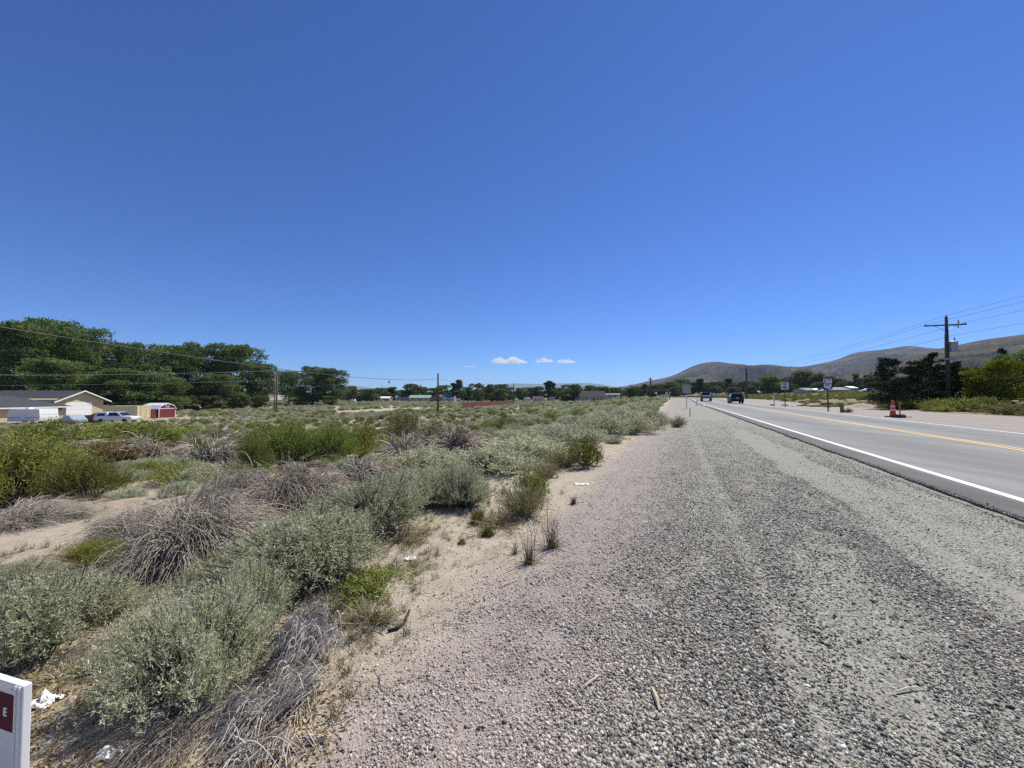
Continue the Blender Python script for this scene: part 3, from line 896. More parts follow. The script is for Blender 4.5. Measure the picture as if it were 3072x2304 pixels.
def thatch(seed, n, h=0.42, k=7, fine=0.0042):
    """flattened dead grass: strands that leave a crest and lie over toward local -y; about 1 m half-width"""
    r = np.random.default_rng(seed)
    nc = max(12, n // 26)                                    # strands hang together in locks, with gaps between them
    cx = r.normal(0, 0.46, nc); cyy = r.uniform(-0.55, 0.85, nc); ca = r.normal(0, 0.42, nc); cl = r.uniform(0.35, 0.95, nc); ch = r.uniform(0.25, 1.1, nc)
    w = r.integers(0, nc, n)
    x0 = cx[w] + r.normal(0, 0.055, n); y0 = cyy[w] + r.normal(0, 0.07, n)
    ln = cl[w] * r.uniform(0.45, 1.15, n)
    t = np.linspace(0, 1, k)
    ang = ca[w] + x0 * 0.35 + r.normal(0, 0.20, n)
    stray = r.random(n) < 0.16
    ang = np.where(stray, r.normal(0, 1.1, n), ang)
    crest = h * np.exp(-(x0 / 0.75) ** 2) * ch[w] * r.uniform(0.5, 1.0, n)
    P = np.zeros((n, k, 3))
    bend = r.normal(0, 0.10, n)
    P[:, :, 0] = x0[:, None] + np.sin(ang)[:, None] * t[None] * ln[:, None] + bend[:, None] * np.sin(t[None] * 2.6)
    P[:, :, 1] = y0[:, None] - np.cos(ang)[:, None] * ln[:, None] * t[None] ** 0.9
    yy = P[:, :, 1]
    P[:, :, 2] = crest[:, None] * np.clip(1 - ((yy - 0.35) / 1.25) ** 2, 0, 1) * (1 - 0.45 * t[None] ** 2) + 0.012 + 0.05 * r.random(n)[:, None] + np.where(stray, 0.10, 0)[:, None] * np.sin(t[None] * 3.1)
    rad = np.linspace(1, 0.5, k)[None] * fine * r.uniform(0.6, 1.5, n)[:, None]
    V, Q = strands(P, rad)
    m = n // 12
    P2 = P[:m] + r.normal(0, 0.06, (m, 1, 3)); P2[:, :, 2] = np.abs(P2[:, :, 2]) + 0.02
    V2, Q2 = strands(P2, rad[:m] * 1.5)
    return V, Q, np.repeat(r.random(n), k * 3), V2, Q2, np.repeat(r.random(m), k * 3)
M_MAT = leaf_mat('bleached_grass', [(0.0, (0.38, 0.33, 0.28)), (0.5, (0.62, 0.565, 0.50)), (1.0, (0.86, 0.81, 0.73))], 0.10, 0.05)
make_proto('mat0', thatch(200, 1100, fine=0.0072), (M_MAT, M_LIMB))
make_proto('mat1', thatch(201, 1250, 0.45, fine=0.0072), (M_MAT, M_TWIG))
make_proto('mat2', thatch(202, 1800, 0.4, fine=0.005), (M_TWIG, M_LIMB))
make_proto('weed_far0', leafy_shrub(210, 420, 4, 0.20, 0.055, 0.38, n_stems=10, height=0.6, inner=0.3), (M_OLIVE, M_STEM))
make_proto('weed_far1', leafy_shrub(211, 420, 4, 0.20, 0.055, 0.38, n_stems=10, height=0.6, inner=0.3), (M_GREEN, M_STEM))

NAMES = dict(sage='saltbush_shrub', green='greasewood_shrub', lime='lime_shrub', olive='weed_clump', rust='rusty_shrub', dead='dead_brush', mat='flattened_straw')
PLACED = []          # (x, y, radius) of plants put by hand
def plant(key, px, py, wpx, hpx, label, group=None, near=True, rz=None, cat=None, sink=0.02, parts=True):
    """a plant whose foot is seen at (px, py); width and height measured in the photograph"""
    p = at(px, py)
    P = PROTO[key]
    depth = math.hypot(p[1], 0) if p[1] > 0.3 else 0.3
    m = p[1] / FPX
    rr_ = wpx * m / 2
    drop = EYE - p[2]; th = math.atan2(drop, p[1])
    hz = (hpx * math.hypot(drop, p[1]) / FPX * math.cos(th) - 1.25 * rr_ * math.sin(th)) / math.cos(th)
    if key.startswith('sage'): hz *= 0.85
    if key.startswith('green_near'): rr_ *= 0.90; hz = hz * 1.1 + 0.12 * rr_
    hz = min(max(hz, 0.48 * rr_ if key[:3] not in ('mat', 'oli') else 0.3 * rr_), 1.5 * rr_)
    sxy = rr_ / P['r']; sz = hz / P['h']
    # the foot seen is the near edge: push the centre back by part of the radius
    back = P['r'] * sxy * 0.55
    dirv = unit(p[:2])
    x, y = p[:2] + dirv * back
    f = (p[1] + back * dirv[1]) / p[1]
    z = float(ground_z(x, y)) - sink
    kind = key.rstrip('0123456789').replace('_near', '').replace('_far', '')
    rz = rng.uniform(0, 6.28) if rz is None else rz
    nm = NAMES[kind]
    if parts:
        o = empty(nm, (x, y, z), rz)
        for part, me in (('foliage' if kind not in ('dead', 'mat') else 'twigs', P['f']), ('stems' if kind not in ('dead', 'mat') else 'limbs', P['s'])):
            c = bpy.data.objects.new(part, me); C.objects.link(c); c.parent = o
            if kind == 'mat': c['kind'] = 'stuff'
    else:
        o = bpy.data.objects.new(nm, P['both']); C.objects.link(o); o.location = (x, y, z); o.rotation_euler = (0, 0, rz)
    o.scale = (sxy * f, sxy * f * rng.uniform(0.9, 1.1), sz * f)
    PLACED.append((x, y, P['r'] * sxy * f))
    return tag(o, label, cat or ('shrub' if kind not in ('olive', 'mat') else 'weed' if kind == 'olive' else 'straw'), group)

HERO = [
 # nearest saltbush, from the camera outwards
 ('sage_near0', 590, 2125, 450, 420, 'large pale grey-green saltbush nearest the camera, dark twigs bare underneath'),
 ('sage_near1', 770, 1890, 260, 260, 'pale saltbush just behind the large front one, above the straw mats'),
 ('sage_near2', 360, 2000, 150, 120, 'small saltbush at the left foot of the large front one'),
 ('sage_near1', 130, 1965, 420, 330, 'broad saltbush directly above the white framed sign'),
 ('sage_near0', 20, 1810, 330, 150, 'greenish saltbush cut by the left edge of the picture'),
 ('sage_near2', 340, 1845, 190, 90, 'low saltbush between the broad one over the sign and the dead brush'),
 ('sage_near2', 930, 1750, 450, 290, 'wide saltbush behind the paper cup, dark hollow at its foot'),
 ('sage_near0', 700, 1770, 300, 150, 'saltbush joining the dead brush to the wide saltbush'),
 ('sage_near1', 1130, 1600, 330, 220, 'saltbush in the middle of the run above the paper cup'),
 ('sage_near0', 1395, 1532, 180, 170, 'round darker saltbush standing alone beside the weeds'),
 ('sage_near2', 1255, 1520, 260, 160, 'saltbush tucked behind the round darker one'),
 ('sage0', 1300, 1430, 300, 120, 'greyer saltbush at the back of the front run'),
 ('sage1', 1480, 1425, 280, 120, 'saltbush behind the flowering weeds'),
 ('sage2', 1590, 1385, 240, 100, 'saltbush before the pale straw heap'),
 ('sage3', 1700, 1345, 230, 95, 'saltbush at the bend of the verge'),
 ('sage0', 1890, 1303, 200, 95, 'last saltbush but one along the verge toward the road sign'),
 ('sage1', 1960, 1288, 85, 72, 'end saltbush of the verge, casting shade on the pink bank'),
 ('sage2', 1790, 1318, 210, 90, 'low spreading saltbush along the verge before the pink bank'),
 # dead brush
 ('dead_near0', 590, 1690, 480, 270, 'largest grey dead brush, twigs swept over like combed hair'),
 ('dead_near1', 410, 1640, 270, 150, 'grey dead brush spilling onto the sand left of the largest one'),
 ('dead_near2', 870, 1545, 340, 200, 'domed pale dead brush behind the wide saltbush'),
 ('dead_near1', 690, 1500, 190, 100, 'dead brush between the lime shrub and the domed one'),
 ('dead_near2', 90, 1585, 270, 90, 'flat grey dead brush under the green shrubs at the left edge'),
 ('dead_near0', 230, 1560, 120, 45, 'low grey twigs beside the bare sand at left'),
 ('dead0', 640, 1412, 190, 110, 'upright grey brush left of the bright green shrubs'),
 ('dead1', 1215, 1395, 190, 115, 'grey spiky dead brush in front of the brownish bush'),
 ('dead2', 1370, 1365, 210, 110, 'grey dead brush right of the brownish bush'),
 ('dead0', 1080, 1450, 260, 80, 'low dead brush along the top of the saltbush run'),
 ('dead1', 460, 1385, 210, 80, 'grey dead brush beyond the lime shrub'),
 ('dead2', 1180, 1455, 170, 70, 'reddish grey dead twigs in the middle of the thicket'),
 # green shrubs
 ('green_near0', 50, 1520, 330, 220, 'dark green shrub at the left edge of the picture'),
 ('green_near1', 255, 1510, 230, 140, 'green shrub left of the bare sand strip'),
 ('green0', 120, 1400, 200, 90, 'green shrub beyond the dark one at the left edge'),
 ('green_near1', 755, 1425, 150, 150, 'leftmost of the bright green shrubs in the middle of the thicket'),
 ('green_near0', 880, 1405, 210, 130, 'widest of the bright green shrubs in the middle of the thicket'),
 ('green_near1', 1005, 1395, 180, 115, 'third bright green shrub, behind the domed dead brush'),
 ('green0', 1090, 1375, 130, 110, 'last of the bright green shrubs toward the brownish bush'),
 ('green1', 830, 1345, 200, 90, 'green shrub behind the widest bright green one'),
 ('rust0', 1215, 1325, 120, 125, 'tall brownish bush standing above the thicket near the cable pole'),
 ('rust1', 1300, 1345, 140, 80, 'brownish shrub to the right of the tall brownish bush'),
 ('rust0', 330, 1395, 190, 90, 'rusty green shrub before the dead brush at left'),
 ('green1', 420, 1330, 240, 80, 'green shrub in front of the white pickup'),
 ('green2', 180, 1335, 200, 85, 'green shrub in front of the parked trailer'),
 ('lime0', 545, 1452, 170, 80, 'bright lime green shrub growing out of the dead brush'),
 ('green_near0', 290, 1700, 190, 100, 'small dark green shrub below the largest dead brush'),
 # weeds along the sand edge
 ('olive0', 1570, 1560, 170, 130, 'flowering olive weed clump by the edge of the gravel'),
 ('olive1', 1490, 1590, 190, 80, 'low olive weeds in front of the flowering clump'),
 ('green0', 1590, 1495, 120, 90, 'green weed behind the flowering olive clump'),
 ('olive1', 1640, 1440, 110, 70, 'yellowish weed at the back of the verge weeds'),
 ('green2', 1755, 1405, 130, 100, 'fresh green weed at the brink of the pink gravel'),
 ('olive0', 1690, 1405, 130, 70, 'olive weed beside the fresh green one'),
 ('olive0', 2030, 1283, 60, 38, 'small tawny weed on the pink bank by the road sign'),
 ('olive1', 1200, 1640, 210, 80, 'olive weeds right of the paper cup'),
 ('olive0', 1250, 1720, 130, 45, 'small spreading weed below the paper cup'),
 ('olive1', 1110, 1895, 210, 120, 'brown domed weed above the strip of black rubber'),
 ('green0', 1120, 1800, 230, 75, 'low green weed behind the brown domed one'),
 ('olive0', 320, 1790, 260, 70, 'brownish weeds on the sand below the dead brush'),
 ('olive1', 210, 2060, 260, 70, 'brown and green weeds over the sign and the crumpled paper'),
 ('green_near1', 1437, 1573, 62, 52, 'bright green weed tuft on the sand'),
 ('green_near0', 1462, 1612, 46, 46, 'bluish green weed tuft beside the bright one'),
 ('green_near1', 1386, 1634, 30, 26, 'tiny green weed alone on the sand'),
]
for key, px, py, w, h, lab in HERO:
    plant(key, px, py, w, h, lab)
plant('mat0', 890, 2040, 270, 210, 'upper mat of pale flattened straw beside the large saltbush', rz=-0.55, cat='dead grass')
plant('mat1', 800, 2235, 420, 250, 'lower mat of pale flattened straw at the edge of the sand', rz=-0.75, cat='dead grass')
plant('mat0', 1020, 1945, 190, 90, 'small straw mat under the brown domed weed', rz=-0.3, cat='dead grass')
plant('mat2', 470, 2290, 420, 200, 'dark bare twigs lying under the large saltbush', rz=-0.8, cat='dead brush')
plant('mat2', 250, 1985, 200, 90, 'grey arching twigs under the broad saltbush over the sign', rz=-1.2, cat='dead brush')
plant('mat1', 1600, 1362, 100, 32, 'pale straw heap shining in the middle of the shrubs', rz=1.0, cat='dead grass', parts=False)

# grass clumps on the gravel
def grass(px, py, hpx, n, spread, label, width=0.0022, droop=0.25, mat=M_GRASS, seed=0, dark=True):
    p = at(px, py)
    h = hpx * p[1] / FPX
    V, Q, val = tuft(300 + seed, n, h, spread, width, droop)
    V2, Q2, val2 = tuft(400 + seed, n * 2, h * 0.35, 0.75, width * 0.9, 0.8)
    o = mesh_obj('grass_clump', V, quads=Q, mats=[mat], attrs={'v': val})
    o.location = p
    b = mesh_obj('basal_blades', V2, quads=Q2, mats=[M_STRAW if not dark else M_GRASS], attrs={'v': val2}, parent=o)
    return tag(o, label, 'grass')
grass(1655, 1642, 140, 52, 0.42, 'taller clump of dry stalky grass standing on the gravel edge', seed=1)
grass(1588, 1690, 135, 40, 0.36, 'shorter clump of dry stalky grass, nearer the camera', seed=2)
grass(1720, 1512, 34, 60, 0.55, 'small round grass tuft alone on the pink gravel', seed=3)
grass(1545, 1662, 50, 20, 0.45, 'thin grass wisps beside the two stalky clumps', seed=4)
grass(1000, 1860, 150, 26, 0.35, 'pale dry grass stalks rising left of the brown domed weed', mat=M_STRAW, seed=5)
grass(985, 1760, 120, 22, 0.5, 'bleached dry stalks at the foot of the wide saltbush', mat=M_STRAW, seed=6)
# ------------------------------------------------------------------ the field of shrubs left of the road
def scatter_field():
    r = np.random.default_rng(42)
    n = 26000
    d = np.sqrt(r.uniform(3.0 ** 2, 100 ** 2, n))
    near = r.random(n) < 0.35
    d = np.where(near, r.uniform(3.0, 42, n), d)
    ratio = r.uniform(-1.75, 0.62, n)
    x, y = ratio * d, d
    s, t = road_st(x, y)
    e = -s
    edge = 5.5 + 1.6 * (fbm(x * 0.35, y * 0.35, 3, 71) - 0.35)
    ok = (e > edge) & (d > 6.5)
    ok &= bare_amount(x, y) < 0.22 + 0.25 * r.random(n)
    ok &= ~((x < -70) & (y > 58) & (y < 90)) & ~((x < -58) & (y > 57) & (y < 78))                    # the yard round the house
    ok &= ~((x > -20) & (x < 30) & (y > 95))
    dens = fbm(x * 0.22, y * 0.22, 3, 77)
    ok &= r.random(n) < 0.55 + 0.9 * (dens - 0.3)
    k1 = fbm(x * 0.13, y * 0.13, 3, 81); k2 = fbm(x * 0.30 + 40, y * 0.30, 3, 91)
    out, grid = [], {}
    for (hx, hy, hr) in PLACED:
        grid.setdefault((int(hx // 2), int(hy // 2)), []).append((hx, hy, hr * 0.8))
    order = np.argsort(d)
    for i in order:
        if not ok[i]: continue
        u = r.random()
        if e[i] < 11 and y[i] > 8: kind = 'sage' if u < 0.80 else 'olive' if u < 0.92 else 'dead'
        else:
            kind = 'sage'
            if k1[i] > 0.50 and u < 0.45: kind = 'green'
            elif k2[i] > 0.56 and u < 0.55: kind = 'dead'
            elif u > 0.93: kind = 'rust'
            elif u > 0.87: kind = 'green'
        size = r.uniform(0.24, 0.68) * (1.12 if kind == 'green' else 1.0) * (0.6 if kind == 'olive' else 1)
        if y[i] < 9: size *= 0.7
        gx, gy = int(x[i] // 2), int(y[i] // 2)
        hit = False
        for ax in (-1, 0, 1):
            for ay in (-1, 0, 1):
                for (hx, hy, hr) in grid.get((gx + ax, gy + ay), ()):
                    if (hx - x[i]) ** 2 + (hy - y[i]) ** 2 < ((hr + size) * 1.12) ** 2: hit = True; break
                if hit: break
            if hit: break
        if hit: continue
        grid.setdefault((gx, gy), []).append((x[i], y[i], size))
        out.append((x[i], y[i], size, kind))
    return out

FIELD = scatter_field()
GROUPS = dict(sage=('grey-green saltbush among the many in the open field', 'saltbush of the open field'),
              green=('green shrub scattered among the field saltbush', 'green shrubs of the open field'),
              dead=('grey dead brush scattered among the field saltbush', 'dead brush of the open field'),
              rust=('brownish shrub scattered among the field saltbush', 'brownish shrubs of the open field'),
              olive=('low olive weed along the field edge', 'weeds along the field edge'))
LIMIT = dict(sage=260, green=150, dead=110, rust=60, olive=60)
NV = dict(sage=4, green=3, dead=3, rust=2, olive=2)
FIELD.sort(key=lambda f: -f[2] / f[1])
count, rest = {}, []
fr = np.random.default_rng(5)
for (x, y, size, kind) in FIELD:
    c = count.get(kind, 0)
    vi = int(fr.integers(0, NV[kind]))
    key = f'{kind}{vi}'
    P = PROTO[key]
    sc = size / P['r']; zs = sc * fr.uniform(0.65, 1.10) * (1.05 if kind == 'sage' else 1.0)
    z = float(ground_z(x, y)) - 0.03
    rz = fr.uniform(0, 6.28)
    if c < LIMIT[kind] and abs(x / y) < 1.42 and y < 46:
        count[kind] = c + 1
        o = bpy.data.objects.new(NAMES[kind], P['both']); C.objects.link(o)
        o.location = (x, y, z); o.rotation_euler = (0, 0, rz); o.scale = (sc, sc, zs)
        zx = CX + FPX * x / y
        zone = ('below the tan house', 'below the red barn shed', 'below the cottonwood grove', 'below the square cottonwood clump', 'below the plain cable pole', 'below the red fence',
                'below the dark roofed far house', 'beside the verge of the road')[sum(zx > q for q in (300, 560, 830, 1100, 1400, 1560, 1800))]
        how = 'in the nearest rows' if y < 13 else 'in the middle rows' if y < 24 else 'in the far rows'
        what = dict(sage='grey-green saltbush', green='green shrub', dead='grey dead brush', rust='brownish shrub', olive='low olive weed')[kind]
        tag(o, f'{what} {how} of the field {zone}', 'shrub' if kind != 'olive' else 'weed', f'{what} {how} {zone}')
    else:
        rest.append((x, y, z, sc, zs, rz, key))

# --- one object whose points carry instances (uncountable cover)
def instancer(name, pts, scl, rot, which, protos, label, kind='stuff'):
    me = bpy.data.meshes.new(name)
    pts = np.asarray(pts, dtype=np.float32)
    me.vertices.add(len(pts)); me.vertices.foreach_set('co', pts.ravel())
    a = me.attributes.new('scl', 'FLOAT_VECTOR', 'POINT'); a.data.foreach_set('vector', np.asarray(scl, dtype=np.float32).ravel())
    a = me.attributes.new('rot', 'FLOAT_VECTOR', 'POINT'); a.data.foreach_set('vector', np.asarray(rot, dtype=np.float32).ravel())
    a = me.attributes.new('which', 'INT', 'POINT'); a.data.foreach_set('value', np.asarray(which, dtype=np.int32))
    me.update()
    o = bpy.data.objects.new(name, me); C.objects.link(o)
    g = bpy.data.node_groups.new(name + '_nodes', 'GeometryNodeTree')
    g.interface.new_socket('Geometry', in_out='INPUT', socket_type='NodeSocketGeometry')
    g.interface.new_socket('Geometry', in_out='OUTPUT', socket_type='NodeSocketGeometry')
    gi, go = g.nodes.new('NodeGroupInput'), g.nodes.new('NodeGroupOutput')
    join = g.nodes.new('GeometryNodeJoinGeometry')
    for ob in reversed(protos):
        oi = g.nodes.new('GeometryNodeObjectInfo'); oi.inputs['Object'].default_value = ob; oi.inputs['As Instance'].default_value = True
        oi.transform_space = 'ORIGINAL'
        g.links.new(oi.outputs['Geometry'], join.inputs[0])
    iop = g.nodes.new('GeometryNodeInstanceOnPoints'); iop.inputs['Pick Instance'].default_value = True
    def attr(nm, dt):
        n = g.nodes.new('GeometryNodeInputNamedAttribute'); n.data_type = dt; n.inputs['Name'].default_value = nm
        return n.outputs['Attribute']
    g.links.new(gi.outputs[0], iop.inputs['Points']); g.links.new(join.outputs[0], iop.inputs['Instance'])
    g.links.new(attr('which', 'INT'), iop.inputs['Instance Index'])
    g.links.new(attr('scl', 'FLOAT_VECTOR'), iop.inputs['Scale'])
    e2r = g.nodes.new('FunctionNodeEulerToRotation'); g.links.new(attr('rot', 'FLOAT_VECTOR'), e2r.inputs[0]); g.links.new(e2r.outputs[0], iop.inputs['Rotation'])
    g.links.new(iop.outputs[0], go.inputs[0])
    md = o.modifiers.new('instances', 'NODES'); md.node_group = g
    return tag(o, label, kind=kind)

keys = sorted({f[6] for f in rest})
instancer('shrub_cover', [f[:3] for f in rest], [(f[3], f[3], f[4]) for f in rest], [(0, 0, f[5]) for f in rest],
          [keys.index(f[6]) for f in rest], [PROTO[k]['obj'] for k in keys], 'unbroken cover of grey-green and green shrubs across the far field')

# weedy ground across the road and round the far houses
def weeds_cover():
    r = np.random.default_rng(77)
    n = 18000
    d = np.sqrt(r.uniform(20 ** 2, 260 ** 2, n)); ratio = np.where(r.random(n) < 0.8, r.uniform(0.30, 1.7, n), r.uniform(1.7, 3.2, n))
    x, y = ratio * d, d
    s, t = road_st(x, y)
    ok = (s > 15.5 + 4 * (fbm(x * .2, y * .2, 3, 5) - .4)) & (r.random(n) < np.clip(0.25 + 1.3 * (fbm(x * 0.1, y * 0.1, 3, 55) - 0.3), 0, 1))
    # a thin patch on the apron by the signs
    p = at(2440, 1219)
    xs, ys = p[0] + r.normal(size=60) * 1.6, p[1] + r.normal(size=60) * 2.4
    d2 = np.sqrt(r.uniform(85 ** 2, 330 ** 2, 9000)); x2, y2 = r.uniform(-1.0, 0.42, 9000) * d2, d2
    s2, t2 = road_st(x2, y2)
    ok2 = (s2 < -6.5) & (bare_amount(x2, y2) < 0.4) & ~((x2 < -70) & (y2 > 60) & (y2 < 84))
    X = np.concatenate([x[ok], xs, x2[ok2]]); Y = np.concatenate([y[ok], ys, y2[ok2]])
    sc = np.concatenate([r.uniform(0.35, 0.8, ok.sum()), r.uniform(0.15, 0.35, 60), r.uniform(0.5, 1.2, ok2.sum())])
    Z = ground_z(X, Y) - 0.04
    wh = np.concatenate([(r.random(ok.sum()) < 0.5).astype(int), np.zeros(60, int), np.where(r.random(ok2.sum()) < 0.7, 2, 1)])
    k = len(X)
    instancer('weed_cover', np.stack([X, Y, Z], -1), np.stack([sc, sc, sc * r.uniform(0.6, 1.0, k)], -1), np.stack([np.zeros(k), np.zeros(k), r.uniform(0, 6.28, k)], -1), wh,
              [PROTO['weed_far0']['obj'], PROTO['weed_far1']['obj'], PROTO['sage0']['obj']], 'rough yellow-green weeds covering the land beyond the road')
weeds_cover()

# ------------------------------------------------------------------ gravel, twigs and leaves on the ground
def stone_mat(name, stops):
    m, nt, out = new_mat(name)
    L = nt.links.new
    oi = N(nt, 'ShaderNodeObjectInfo')
    r = ramp(nt, stops); L(oi.outputs['Random'], r.inputs['Fac'])
    pos = N(nt, 'ShaderNodeTexCoord').outputs['Object']
    nz = N(nt, 'ShaderNodeTexNoise', i_Scale=3.0, i_Detail=4.0); L(pos, nz.inputs['Vector'])
    r2 = ramp(nt, [(0.3, (0.8, 0.8, 0.8)), (0.7, (1.12, 1.12, 1.12))]); L(nz.outputs['Fac'], r2.inputs['Fac'])
    mu = N(nt, 'ShaderNodeMix', data_type='RGBA', blend_type='MULTIPLY'); mu.inputs['Factor'].default_value = 1
    L(r.outputs[0], mu.inputs['A']); L(r2.outputs[0], mu.inputs['B'])
    b = N(nt, 'ShaderNodeBsdfPrincipled', i_Roughness=0.8); b.inputs['Specular IOR Level'].default_value = 0.3
    L(mu.outputs['Result'], b.inputs['Base Color']); L(b.outputs[0], out.inputs['Surface'])
    return m
M_STONE = stone_mat('crushed_stone', [(0.0, (0.062, 0.061, 0.058)), (0.18, (0.125, 0.121, 0.108)), (0.40, (0.228, 0.216, 0.185)), (0.64, (0.39, 0.37, 0.315)), (0.84, (0.56, 0.535, 0.46)), (0.94, (0.44, 0.33, 0.25)), (1.0, (0.82, 0.80, 0.72))])
M_PINK = stone_mat('pinkish_granite_chip', [(0.0, (0.26, 0.205, 0.175)), (0.35, (0.42, 0.345, 0.295)), (0.7, (0.55, 0.475, 0.415)), (1.0, (0.68, 0.62, 0.56))])

def stone_proto(seed, mat):
    r = np.random.default_rng(seed)
    v = np.array([(a, b, c) for c in (-1, 1) for b in (-1, 1) for a in (-1, 1)], float)
    v += r.uniform(-0.42, 0.42, (8, 3))
    v[4:, :2] *= r.uniform(0.45, 0.85, (4, 1))
    v = v * 0.72 * np.array([1.0, r.uniform(0.65, 0.9), r.uniform(0.55, 0.8)])
    f = [(0, 2, 3), (0, 3, 1), (4, 5, 7), (4, 7, 6), (0, 1, 5), (0, 5, 4), (1, 3, 7), (1, 7, 5), (3, 2, 6), (3, 6, 7), (2, 0, 4), (2, 4, 6)]
    return mesh_obj('stone', v, tris=f, mats=[mat], link=False)
STONES = [stone_proto(500 + i, M_STONE) for i in range(7)] + [stone_proto(520 + i, M_PINK) for i in range(4)]

def gravel_points():
    r = np.random.default_rng(8)
    P = []
    def zone(n, d0, d1, beside=False):
        d = np.exp(r.uniform(math.log(d0), math.log(d1), n)); ratio = r.uniform(-1.6, 1.75, n)
        x, y = ratio * d, d
        if beside:                                           # the ground beside and behind the camera
            x, y = r.uniform(-3.5, 9.0, n), r.uniform(-4.0, 5.0, n)
            d = np.maximum(np.hypot(x, y), 1.2)
        s, t = road_st(x, y)
        e = -s
        streak = fbm(e * 1.7 + 0.5 * fbm(x, y, 2, 3), t * 0.10, 4, 61)
        patch = fbm(x * 1.3, y * 1.3, 3, 63)
        ew = e + 0.7 * (fbm(x * 0.5, y * 0.5, 3, 64) - 0.5) - 0.5 * ss(4.0, 1.5, d)
        # loose stone lies thick beside the pink chips, thin on the packed strips nearer the asphalt
        thick = 0.36 + 0.64 * ss(2.2, 3.1, ew) + 0.75 * ss(0.49, 0.60, streak) - 0.30 * ss(0.46, 0.36, streak) + 0.25 * (patch - 0.5)
        thick = np.clip(thick, 0.16, 1.0) * (1 - 0.45 * np.exp(-((e - 0.75) / 0.20) ** 2))
        thick = thick * (1 - 0.40 * ss(4.0, 4.8, e)) * (1 - 0.95 * ss(4.85, 5.5, e + 0.9 * (fbm(x * .8, y * .8, 3, 66) - .5)))
        if beside: thick = thick * ((y < 1.05) | (np.abs(x) > 1.7 * np.maximum(y, 0.01)))
        ok = (e > 0.52 - 0.10 * r.random(n) ** 3) & (e < 9.0) & (r.random(n) < thick)
        size = np.exp(r.normal(math.log(0.0050), 0.46, n)) * (1 - 0.30 * ss(3.9, 4.7, e)) * (1 - 0.30 * ss(2.9, 2.0, ew) * (streak < 0.56))
        lo = 0.00105 * d ** 0.85 * r.uniform(0.75, 1.25, n)
        ok &= (size > lo * 0.6)
        size = np.clip(size, lo, 0.0145)
        P.append((x[ok], y[ok], size[ok], e[ok]))
    zone(1250000, 1.05, 22.0)
    zone(260000, 1.05, 22.0, True)
    x, y, sz, e = [np.concatenate([p[i] for p in P]) for i in range(4)]
    k = len(x)
    z = np.where(e < 0.56, 0.105, ground_z(x, y)) + sz * 0.25
    pinkp = ss(3.6, 4.6, e + 0.8 * (fbm(x * 1.2, y * 1.2, 3, 13) - 0.5)) * 0.85
    pinkp = np.maximum(pinkp, 0.8 * ss(0.66, 0.72, fbm(x * 0.9 + 5, y * 0.5, 3, 15)))
    wh = np.where(r.random(k) < pinkp, 7 + r.integers(0, 4, k), r.integers(0, 7, k))
    rot = np.stack([r.normal(0, 0.5, k), r.normal(0, 0.5, k), r.uniform(0, 6.28, k)], -1)
    instancer('gravel', np.stack([x, y, z], -1), np.stack([sz * r.uniform(.8, 1.3, k), sz, sz * r.uniform(.8, 1.1, k)], -1), rot, wh, STONES, 'loose grey crushed stone and pinkish chips on the road shoulder')
    print('stones', k)
gravel_points()

